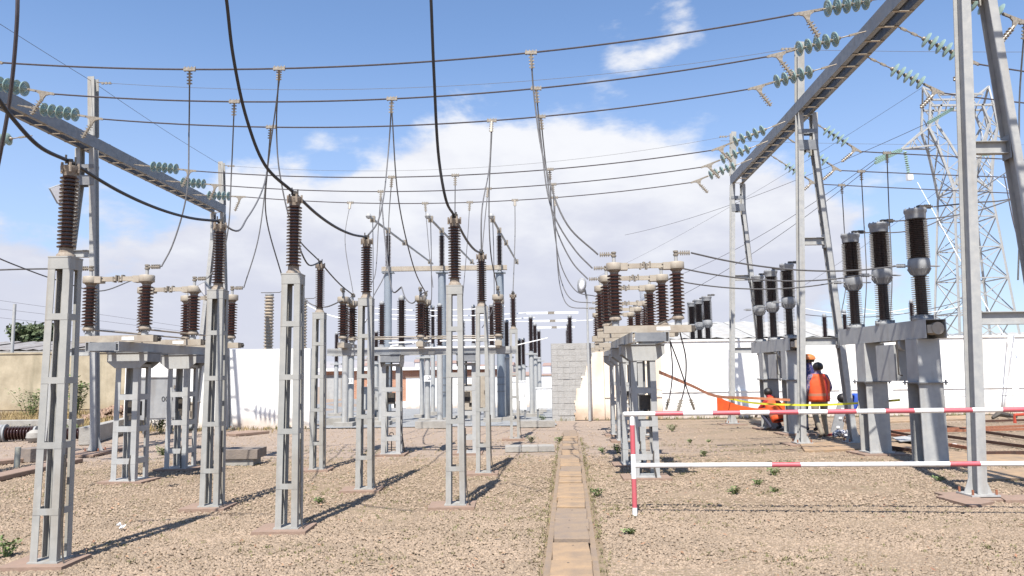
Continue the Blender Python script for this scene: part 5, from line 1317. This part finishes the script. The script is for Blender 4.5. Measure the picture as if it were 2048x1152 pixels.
# rubble heap
rr = random.Random(6); g = G(232, 842); mb = MB()
for _ in range(420):
    a, d = rr.uniform(0, 6.28), abs(rr.gauss(0, .7)); s = rr.uniform(.04, .1); z = max(0, .55 - d * .42)
    c = (d * 1.5 * math.cos(a), d * .8 * math.sin(a), z * rr.uniform(.8, 1.05)); mb.box(c, (s * rr.uniform(1, 1.8), s * 1.3, s), rr.uniform(0, 3))
tag(mb.build('rubble_heap', mat('pink_rubble', (.50, .34, .26), .9, 0, (.42, .30, .2), 5, rand=.3), None, loc=g), 'heap of pinkish rubble at the foot of the cream wall', 'rubble', kind='stuff')
# light pole far left
g = G(17, 828); pl = thing('lamp_pole', 'slim pale pole standing at the far left before the cream wall', 'pole', (g.x, g.y, 0)); zt = P(27, 608, g.y).z
MB().tube([(0, 0, 0), (0, 0, zt)], .075, 10).build('pole', SWITCHP, pl, True); MB().box((0, -.09, .45), (.12, .08, .3)).build('connection_box', DARKF, pl)
# floodlights on the left columns
for (px, py, Y, rz, lb) in ((117, 388, 9.2, .5, 'tilted floodlight peeking out left of the leftmost insulator'), (410, 577, 12.5, 0, 'pale floodlight behind the left insulator column')):
    g = P(px, py, Y); f = thing('floodlight', lb, 'floodlight', g, rz); o = MB().box((0, 0, 0), (.13, .10, .20)).build('housing', CASTG, f); o.rotation_euler = (.3, -.5, 0)
    o2 = MB().box((0, -.055, 0), (.11, .01, .18)).build('glass', LAMPG, f); o2.rotation_euler = (.3, -.5, 0); MB().tube([(.02, 0, .0), (.16, .02, -.12)], .012, 6).build('bracket', DARKF, f)
# crushed white paper scraps
for k, (px, py) in enumerate(((237, 1061),)):
    g = G(px, py); mb = MB(); q = random.Random(k)
    for _ in range(7): 
        c = Vector((q.uniform(-.05, .05), q.uniform(-.03, .03), q.uniform(.01, .05))); pts = [c + Vector((q.uniform(-.04, .04), q.uniform(-.04, .04), q.uniform(-.02, .03))) for _ in range(4)]; mb.add(pts, [(0, 1, 2), (0, 2, 3), (0, 3, 1), (1, 3, 2)])
    tag(mb.build('paper_scrap', WHITEP, None, loc=g), ('crumpled white paper scrap near the bottom left', 'white paper scrap right of the left-centre column foot', 'white scrap near the workers')[k], 'paper')
# ---- ring-topped measuring sticks
for k, (px, py, h) in enumerate(((783, 905, .32),)):
    g = G(px, py); r = thing('ring_stake', 'small stake with a ring beside the middle pedestal', 'stake', (g.x, g.y, 0)); MB().tube([(0, 0, 0), (0, 0, h)], .012, 6).build('rod', DARKF, r)
    MB().tube([(.04 * math.cos(a / 6 * math.pi), 0, h + .04 + .04 * math.sin(a / 6 * math.pi)) for a in range(13)], .008, 6, False).build('ring', DARKF, r)

# ================================================================ RIGHT GROUND CLUTTER
rods = [((1752, 868), (2120, 853)), ((1760, 862), (1850, 882)), ((1884, 856), (2120, 890)), ((1752, 868), (1960, 906)), ((1884, 876), (2120, 908)), ((1752, 896), (1890, 915)), ((1884, 866), (2110, 861)), ((1965, 912), (2120, 910)), ((1965, 846), (2110, 842))]
for i, (a, b) in enumerate(rods):
    A, B = G(*a), G(*b); mb = MB()
    mb.bar(A + Vector((0, 0, .05)), B + Vector((0, 0, .05)), .05, .06)
    tag(mb.build('steel_rail', RUST if i % 3 else RUSTL), ('first', 'second', 'third', 'fourth', 'fifth', 'sixth', 'seventh', 'eighth', 'ninth')[i] + ' rusty steel rail from the back, lying on the ground at the right', 'rail', 'rusty rails lying on the ground')
for i, (pts, lb) in enumerate((([(1770, 838), (1935, 832), (1935, 840), (1770, 846)], 'ochre slab strip near the white wall at the right'), ([(1755, 880), (1830, 893), (1830, 905), (1755, 898)], 'ochre slab strip left of the thick breaker leg'), ([(1885, 905), (2090, 915), (2110, 930), (1885, 925)], 'ochre slab strip behind the near gantry post'),
                             ([(1970, 945), (2110, 935), (2140, 960), (1975, 962)], 'ochre slab strip right of the near gantry post'), ([(1600, 890), (1720, 880), (1735, 900), (1610, 905)], 'ochre slab strip before the orange vest man'), ([(1872, 997), (1925, 991), (1990, 1008), (1945, 1017)], 'flat terracotta slab before the near gantry post'), ([(1996, 996), (2090, 992), (2120, 1004), (2012, 1006)], 'flat terracotta slab in the lower right corner'))):
    w = [G(*p) for p in pts]; c = sum(w, Vector()) / 4; tag(MB().loft([(p - c) - Vector((0, 0, .02)) for p in reversed(w)][::-1], [(p - c) + Vector((0, 0, .03)) for p in w]).build('ground_slab', TERRA if i > 4 else SLABM, None, loc=c), lb, 'slab')
w = [G(1785, 882), G(1850, 875), G(1850, 886), G(1800, 890)]; c = sum(w, Vector()) / 4
tag(MB().loft([(p - c) + Vector((0, 0, .03)) for p in w], [(p - c) + Vector((0, 0, .05)) for p in w]).build('metal_sheet', STEEL, None, loc=c + Vector((0, 0, .03))), 'flat grey metal sheet between the breaker legs', 'metal sheet')
g = G(1955, 918); tag(MB().tube([(.11 * math.cos(a / 8 * math.pi), 0, .16 * math.sin(a / 8 * math.pi)) for a in range(9)], .014, 8).build('rusty_hoop', RUSTL, None, loc=g), 'small rusty hoop standing right of the near gantry post', 'hoop')
g = G(1776, 850); tag(MB().tube([(.03 * math.cos(a / 6 * math.pi), 0, .07 + .07 * math.sin(a / 6 * math.pi)) for a in range(13)], .010, 6, False).build('cable_coil', DARKF, None, loc=g), 'little dark wire coil beside the breaker leg', 'coil')
g = G(1985, 838); mb = MB().tube([(0, 0, .03), (.2, 0, .16), (.5, .05, .1), (.75, 0, .05)], [.05, .09, .07, .03], 8); tag(mb.build('dark_fitting', DARKF, None, loc=g), 'dark crumpled fitting lying near the wall at the right', 'debris')
g = G(2030, 846); tag(MB().tube([(0, 0, 0), (0, 0, .22), (.5, 0, .25), (.5, 0, 0)], .045, 8).build('red_bracket', mat('red_iron', (.55, .08, .04), .5), None, loc=g), 'bright red bent bracket at the right edge', 'bracket')
g = G(1905, 893); tag(MB().box((0, 0, .03), (.14, .08, .05)).build('small_box', WHITEP, None, loc=g), 'tiny white box on the rails beside the near post', 'box')
# board, tool and cloth bundle near the workers
g = G(1672, 868); r = thing('ladder_rail', 'grey slanting channel board leaning beside the bending worker', 'board', (g.x, g.y, 0))
a, b = Vector((0, 0, .02)), P(1687, 806, g.y) - Vector((g.x, g.y, 0)); MB().bar(a, b, .26, .04, (0, -1, 0)).build('board', CASTG, r)
for t_ in (.2, .5, .8): p = a.lerp(b, t_); MB().box((p.x, p.y - .03, p.z), (.07, .02, .05)).build('fitting', WHITEP, r)
g = G(1688, 876); q = random.Random(3); mb = MB()
for _ in range(14): c = (q.uniform(-.18, .18), q.uniform(-.08, .08), q.uniform(.04, .14)); mb.lathe([(.01, -.06), (.06, -.03), (.075, .01), (.04, .055), (.01, .06)], 9, c)
tag(mb.build('cloth_bundle', BAGM, None, True, loc=g), 'striped black and white cloth bundle on the ground beside the bending worker', 'cloth')
g = G(1661, 872); tag(MB().box((0, 0, .03), (.26, .12, .05)).build('red_tool_box', VESTR, None, loc=g), 'small dark red box on the ground beside the striped bundle', 'box')

# ================================================================ WEEDS, SHRUBS, TREE
def leafy(name, label, cat, loc, h, n, spread, leaf, m, seed, stems=5, stem_m=None):
    q = random.Random(seed); r = thing(name, label, cat, loc); sm = MB(); lm = MB()
    for s_ in range(stems):
        a = q.uniform(0, 6.28); l = q.uniform(.1, 1) * spread; hh = h * q.uniform(.6, 1)
        e = Vector((l * math.cos(a), l * math.sin(a), hh)); b = Vector((l * .15 * math.cos(a), l * .15 * math.sin(a), 0)); pts = [b, b.lerp(e, .5) + Vector((0, 0, hh * .1)), e]
        sm.tube(pts, [.006 + h * .006, .005 + h * .003, .002], 5)
        for k in range(n // stems):
            t = q.uniform(.15, 1); p = b.lerp(e, t) + Vector((0, 0, hh * .1 * math.sin(t * 3.14))); aa = q.uniform(0, 6.28); ll = leaf * q.uniform(.6, 1.3); d = Vector((math.cos(aa), math.sin(aa), q.uniform(-.3, .7))).normalized()
            sd = d.cross(Vector((0, 0, 1))).normalized() * ll * .25; p = p + d * ll * q.uniform(.1, .9)
            lm.add([p, p + d * ll * .5 + sd + Vector((0, 0, .01)), p + d * ll, p + d * ll * .5 - sd], [(0, 1, 2, 3)])
    sm.build('stem', stem_m or m, r); lm.build('foliage', m, r); return r
weeds = [(1548, 950, .13, 'leafy green weed under the red stripe of the lower rail'), (1470, 988, .12, 'low green weed left of the cluster below the lower rail'), (1517, 970, .10, 'dark green weed patch under the lower rail'), (1195, 992, .12, 'weed tuft just right of the trench'), (1262, 1068, .06, 'small weed patch right of the barrier post foot'),
         (1205, 905, .10, 'weed by the pedestal behind the barrier corner, left'), (1235, 905, .22, 'taller weed at the foot of the right rear pedestal'), (1408, 912, .12, 'weed between the barrier rails at the centre'), (1345, 862, .2, 'weed near the foot of the cream wall'), (1380, 885, .09, 'tiny weed behind the upper rail'),
         (640, 1005, .07, 'bright weed between the left-centre columns'), (1120, 884, .16, 'bright weed touching the far end of the trench'), (1062, 884, .17, 'weed clump at the farthest column foot'), (1086, 842, .22, 'bright green weed before the white cabinet'), (1550, 985, .06, 'weed in the gravel right of centre'),
         (326, 910, .22, 'weed beside the rear left pedestal'), (1880, 962, .08, 'green weed tuft right of the thick breaker leg'), (10, 1115, .2, 'green weed in the bottom left corner'), (1418, 885, .07, 'low weed behind the barrier rails'), (525, 838, .5, 'thin weed against the white wall'), (1580, 930, .07, 'weed near the lower rail right part')]
for i, (px, py, h, lb) in enumerate(weeds):
    g = G(px, py); leafy('weed', lb, 'weed', (g.x, g.y, 0), h * .8, 50 + int(h * 260), h * .9, .025 + h * .14, LEAF, 20 + i, 7)
for i, (px, py, h, sp, lb) in enumerate(((150, 836, 1.9, .7, 'tall spindly shrub behind the leftmost column, against the cream wall'), (60, 838, 1.25, .9, 'leafy shrub beside the slim pole at the far left'), (100, 842, .9, .8, 'low shrub left of the tall one'), (322, 866, .7, .4, 'green bush under the number cabinet'), (278, 862, .6, .4, 'green bush left of the number cabinet'),
                                   (62, 870, .25, .35, 'grassy clump between the fallen insulators'), (150, 872, .3, .3, 'grassy clump right of the second fallen insulator'), (240, 866, .35, .35, 'grassy clump before the concrete duct'))):
    g = G(px, py); leafy('shrub', lb, 'shrub', (g.x, g.y, 0), h, int(380 * max(h, .5)), sp, .07 + .05 * h, LEAF, 60 + i, 11)
def tree(px, py_t, py_b, rad_px, Y, label, seed):
    q = random.Random(seed); c = P(px, (py_t + py_b) / 2, Y); rx = rad_px / F_PX * Y; rz_ = (py_b - py_t) / 2 / F_PX * Y
    r = thing('tree', label, 'tree', (c.x, Y, 0)); mb = MB().tube([(0, 0, 0), (.1, 0, c.z * .5), (0, .1, c.z - rz_ * .4)], [.3, .22, .12], 8)
    cl = [Vector((q.uniform(-1, 1) * rx * .8, q.uniform(-1, 1) * rx * .7, c.z + q.uniform(-.7, .8) * rz_)) for _ in range(24)]
    for p in cl[:14]: mb.tube([(0, .05, c.z - rz_ * .6), p], [.08, .03], 5)
    mb.build('trunk', BARK, r); lm = MB()
    for p in cl:
        for _ in range(110):
            d = Vector((q.gauss(0, 1), q.gauss(0, 1), q.gauss(0, .7))) * rx * .17; s = q.uniform(.12, .26); n1_ = Vector((q.uniform(-1, 1), q.uniform(-1, 1), q.uniform(-1, 1))).normalized(); n2_ = n1_.orthogonal().normalized() * s; n3_ = n1_.cross(n2_).normalized() * s * .6
            o = p + d; lm.add([o - n2_, o + n3_, o + n2_, o - n3_], [(0, 1, 2, 3)])
    lm.build('crown', LEAFD, r); return r
tree(58, 652, 700, 42, 62, 'leafy tree showing over the roof at the far left', 3)

# ================================================================ PEOPLE
def person(label, loc, rz, J, vest=None, hair=HAIR, helmet=None, shirt=NAVY, trousers=KHAKI, scale=1.0, face=True):
    """J: joint positions (x right, y forward, z up) of a 1.72 m adult"""
    root = thing('person', label, 'person', loc, rz); root.scale = (scale * 1.14, scale * 1.08, scale)
    chain = [('pelvis', 'spine'), ('spine', 'chest'), ('chest', 'neck'), ('neck', 'skull'), ('skull', 'crown')]
    for s in 'lr': chain += [('chest', 'sh' + s), ('sh' + s, 'el' + s), ('el' + s, 'wr' + s), ('wr' + s, 'pa' + s), ('pelvis', 'hi' + s), ('hi' + s, 'kn' + s), ('kn' + s, 'an' + s), ('an' + s, 'to' + s)]
    rad = dict(pelvis=.135, spine=.125, chest=.14, neck=.055, skull=.083, crown=.07)
    for s in 'lr': rad.update({'sh' + s: .068, 'el' + s: .045, 'wr' + s: .030, 'pa' + s: .036, 'hi' + s: .095, 'kn' + s: .062, 'an' + s: .042, 'to' + s: .038})
    names_ = list(rad); idx = {n_: i for i, n_ in enumerate(names_)}
    me = bpy.data.meshes.new('body'); me.from_pydata([J[n_] for n_ in names_], [(idx[a], idx[b]) for a, b in chain], [])
    o = bpy.data.objects.new('tmpbody', me); COL.objects.link(o)
    sk = o.modifiers.new('skin', 'SKIN'); 
    for i, n_ in enumerate(names_):
        v = me.skin_vertices[0].data[i]; rr_ = rad[n_]
        v.radius = (rr_, rr_ * (.72 if n_ in ('pelvis', 'spine', 'chest') else 1)); v.use_root = (n_ == 'pelvis')
    sb = o.modifiers.new('sub', 'SUBSURF'); sb.levels = 2
    dg = bpy.context.evaluated_depsgraph_get(); dg.update(); bm_ = bpy.data.meshes.new_from_object(o.evaluated_get(dg))
    bpy.data.objects.remove(o); bm_.name = 'body'
    region = {}
    for a, b in chain:
        k = 0
        if b in ('neck', 'skull', 'crown') and a != 'chest': k = 1
        elif b[:2] == 'pa' : k = 1
        elif b[:2] in ('hi', 'kn', 'an'): k = 2
        elif b[:2] == 'to': k = 3
        region[(a, b)] = k
    mats_ = [shirt, SKIN, trousers, SHOE]
    for m in mats_: bm_.materials.append(m)
    segs = [(Vector(J[a]), Vector(J[b]), k, (rad[a] + rad[b]) / 2) for (a, b), k in region.items()]
    pz = Vector(J['pelvis'])
    for p in bm_.polygons:
        c = p.center; best = None
        for a, b, k, rr_ in segs:
            d = b - a; t_ = max(0, min(1, (c - a).dot(d) / d.length_squared)); ds = (c - a - d * t_).length / rr_
            if best is None or ds < best[0]: best = (ds, k)
        k = best[1]
        if k == 0 and (c - pz).length < .14 and (c - pz).dot(Vector(J['spine']) - pz) < .02: k = 2
        p.material_index = k; p.use_smooth = True
    body = link('body', bm_, root)
    # five fingers on each hand
    for s in 'lr':
        w, p = Vector(J['wr' + s]), Vector(J['pa' + s]); d = (p - w).normalized(); sd = d.cross(Vector((0, 1, 0.2))).normalized(); nn_ = d.cross(sd)
        mb = MB()
        for k in range(4):
            b0_ = p + sd * (k - 1.5) * .02; l = (.075, .085, .08, .06)[k]; mb.tube([b0_, b0_ + d * l * .5, b0_ + d * l * .85 + nn_ * .02, b0_ + d * l * .95 + nn_ * .035], [.010, .0095, .009, .007], 6)
        b0_ = w.lerp(p, .4) + sd * .028; mb.tube([b0_, b0_ + sd * .03 + d * .03, b0_ + sd * .04 + d * .06], [.012, .011, .008], 6)
        mb.build('hand_fingers', SKIN, body, True)
    # head details; hd = facing direction
    sku, cro = Vector(J['skull']), Vector(J['crown']); up_ = (cro - sku).normalized(); fd = Vector(J.get('face', (0, 1, 0))); fd = (fd - up_ * fd.dot(up_)).normalized(); sdv = fd.cross(up_)
    hc = sku.lerp(cro, .45)
    def ell(c, rx, ry, rz_, m, name, par, n=14, z0=-1., z1=1.):
        mb = MB(); K = 9; prof = []
        vs = []
        for i in range(K + 1):
            zz = z0 + (z1 - z0) * i / K; rr2 = math.sqrt(max(0.0004, 1 - zz * zz))
            for k in range(n):
                a = 2 * math.pi * k / n; vs.append(c + sdv * rx * rr2 * math.cos(a) + fd * ry * rr2 * math.sin(a) + up_ * rz_ * zz)
        fs = [(i * n + k, i * n + (k + 1) % n, (i + 1) * n + (k + 1) % n, (i + 1) * n + k) for i in range(K) for k in range(n)] + [tuple(reversed(range(n))), tuple(range(K * n, K * n + n))]
        mb.add(vs, fs); return mb.build(name, m, par, True)
    if hair: ell(hc + up_ * .022 - fd * .018, .098, .108, .112, hair, 'hair', body, z0=-.55)
    if helmet:
        h_ = ell(hc + up_ * .03, .125, .145, .115, helmet, 'helmet', body, 18, z0=-.05)
        mb = MB(); b_ = hc + up_ * .028 + fd * .12; mb.loft([b_ - sdv * .08, b_ + sdv * .08, b_ + sdv * .055 + fd * .07, b_ - sdv * .055 + fd * .07], [x + up_ * .012 for x in (b_ - sdv * .08, b_ + sdv * .08, b_ + sdv * .055 + fd * .07, b_ - sdv * .055 + fd * .07)]); mb.build('peak', helmet, h_)
    if face:
        f = MB().add([hc + fd * .085 + up_ * .01, hc + fd * .085 - up_ * .035 - sdv * .018, hc + fd * .112 - up_ * .033, hc + fd * .085 - up_ * .035 + sdv * .018], [(0, 1, 2), (0, 2, 3), (1, 3, 2), (0, 3, 1)]).build('nose', SKIN, body, True)
        for s_ in (-1, 1):
            ell(hc + fd * .082 + sdv * s_ * .033 + up_ * .012, .011, .007, .008, INK, 'eye', body, 8); ell(hc + sdv * s_ * .088 - up_ * .01, .012, .022, .032, SKIN, 'ear', body, 8)
        ell(hc + fd * .082 - up_ * .062, .026, .008, .007, VESTR, 'mouth', body, 8)
    if vest:
        pe, ch, nk = Vector(J['pelvis']), Vector(J['chest']), Vector(J['neck']); sl, sr = Vector(J['shl']), Vector(J['shr'])
        ax = (sr - sl).normalized(); mb = MB(); K, n = 10, 24; vs = []; tup = (nk - pe).normalized(); fwd_ = tup.cross(ax).normalized()
        rows_ = []
        for i in range(K + 1):
            t_ = i / K; c = (pe + tup * -.10).lerp(nk - tup * .005, t_)
            wx = .205 + .04 * t_ - max(0, t_ - .72) * .42; wy = .145 + .012 * math.sin(t_ * 6) - max(0, t_ - .75) * .2
            for k in range(n):
                a = 2 * math.pi * k / n; ca, sa = math.cos(a), math.sin(a); ca = abs(ca) ** .8 * (1 if ca > 0 else -1); sa = abs(sa) ** .8 * (1 if sa > 0 else -1)
                rip = 1 + .02 * math.sin(k * 2.3 + i * .8); vs.append(c + ax * wx * ca * rip + fwd_ * wy * sa * rip)
        fs = []; mi_ = []
        for i in range(K):
            for k in range(n):
                fs.append((i * n + k, i * n + (k + 1) % n, (i + 1) * n + (k + 1) % n, (i + 1) * n + k)); a = 2 * math.pi * (k + .5) / n
                mi_.append(1 if (abs(math.cos(a) - vest) < .16) else 2 if (i == 2 and k % n) else 0)
        mb.v = [tuple(v) for v in vs]; mb.f = fs; mb.mi = mi_; vo_ = mb.build('vest', [VEST, VESTR, REFL], body, True)
        so = vo_.modifiers.new('s', 'SOLIDIFY'); so.thickness = .008
    return root
stand = dict(pelvis=(0, 0, .93), spine=(0, .0, 1.12), chest=(0, 0, 1.32), neck=(0, 0, 1.47), skull=(0, .01, 1.57), crown=(0, .0, 1.66),
             shl=(-.17, 0, 1.40), ell=(-.235, -.02, 1.13), wrl=(-.21, .12, .93), pal=(-.19, .16, .87), shr=(.17, 0, 1.40), elr=(.245, -.03, 1.13), wrr=(.22, .14, .98), par=(.18, .20, .95),
             hil=(-.10, 0, .88), knl=(-.12, .03, .48), anl=(-.13, -.02, .09), tol=(-.16, .13, .035), hir=(.10, 0, .88), knr=(.11, .03, .48), anr=(.13, .02, .09), tor=(.15, .17, .035))
walk = dict(stand); walk.update(knl=(-.12, -.04, .47), anl=(-.10, -.24, .12), tol=(-.12, -.13, .035), knr=(.13, .10, .48), anr=(.15, .06, .09), tor=(.16, .21, .035), face=(-.35, 1, 0))
g = G(1643, 878)
person('man in an orange vest and khaki trousers standing with his back to the camera', (g.x, g.y, .02), .12, walk, vest=.35, scale=.98, trousers=KHAKI, shirt=mat('patterned_shirt', (.30, .22, .24), .8, 0, (.09, .08, .22), 26, thr=(.45, .55)), face=False)
g2 = G(1640, 868); j2 = dict(stand); j2.update(face=(-.9, .3, .05), wrl=(-.30, .10, 1.0), pal=(-.33, .16, .97))
person('man in an orange helmet and navy patterned shirt facing left behind the vest man', (g2.x - .07, g2.y + .3, .02), .2, j2, helmet=HELM, hair=HAIR, shirt=NAVY, trousers=DARKT, scale=1.10)
g3 = G(1617, 866); j3 = dict(stand)
person('man with an orange helmet mostly hidden behind the gantry post', (g3.x, g3.y + .5, .02), -.4, j3, helmet=HELM, hair=HAIR, shirt=mat('slate_cloth', (.08, .11, .17), .8), trousers=DARKT, scale=.98)
crouch = dict(pelvis=(0, -.05, .34), spine=(0, .02, .50), chest=(0, .12, .68), neck=(0, .20, .82), skull=(0, .25, .91), crown=(0, .27, .99), face=(0, 1, -.3),
              shl=(-.17, .14, .75), ell=(-.24, .30, .55), wrl=(-.16, .46, .42), pal=(-.13, .52, .38), shr=(.17, .14, .75), elr=(.24, .30, .55), wrr=(.16, .46, .42), par=(.13, .52, .38),
              hil=(-.11, -.04, .34), knl=(-.18, .34, .46), anl=(-.15, .05, .09), tol=(-.16, .2, .035), hir=(.11, -.04, .34), knr=(.18, .34, .46), anr=(.15, .05, .09), tor=(.16, .2, .035))
g4 = G(1556, 862)
person('crouching worker in an orange vest beside the second breaker leg, seen from behind', (g4.x, g4.y, .02), .5, crouch, vest=.3, scale=1.0, trousers=DARKT, shirt=VESTR, face=False)
bend = dict(pelvis=(0, -.10, .72), spine=(0, .05, .86), chest=(0, .25, .92), neck=(0, .40, .90), skull=(0, .49, .87), crown=(0, .57, .83), face=(0, .3, -1),
            shl=(-.17, .28, .92), ell=(-.20, .36, .65), wrl=(-.16, .48, .45), pal=(-.14, .52, .39), shr=(.17, .28, .92), elr=(.20, .36, .65), wrr=(.16, .48, .45), par=(.14, .52, .39),
            hil=(-.10, -.10, .68), knl=(-.14, .06, .42), anl=(-.13, -.08, .09), tol=(-.14, .07, .035), hir=(.10, -.10, .68), knr=(.14, .06, .42), anr=(.13, -.08, .09), tor=(.14, .07, .035))
g5 = G(1748, 876)
person('worker in bright blue bending forward between the gantry leg and the breaker leg', (g5.x, g5.y, .02), R(75), bend, shirt=BLUE, trousers=BLUE, scale=1.02, face=False)
print('objects', len(COL.objects), 'tris', sum(len(m.polygons) for m in bpy.data.meshes))
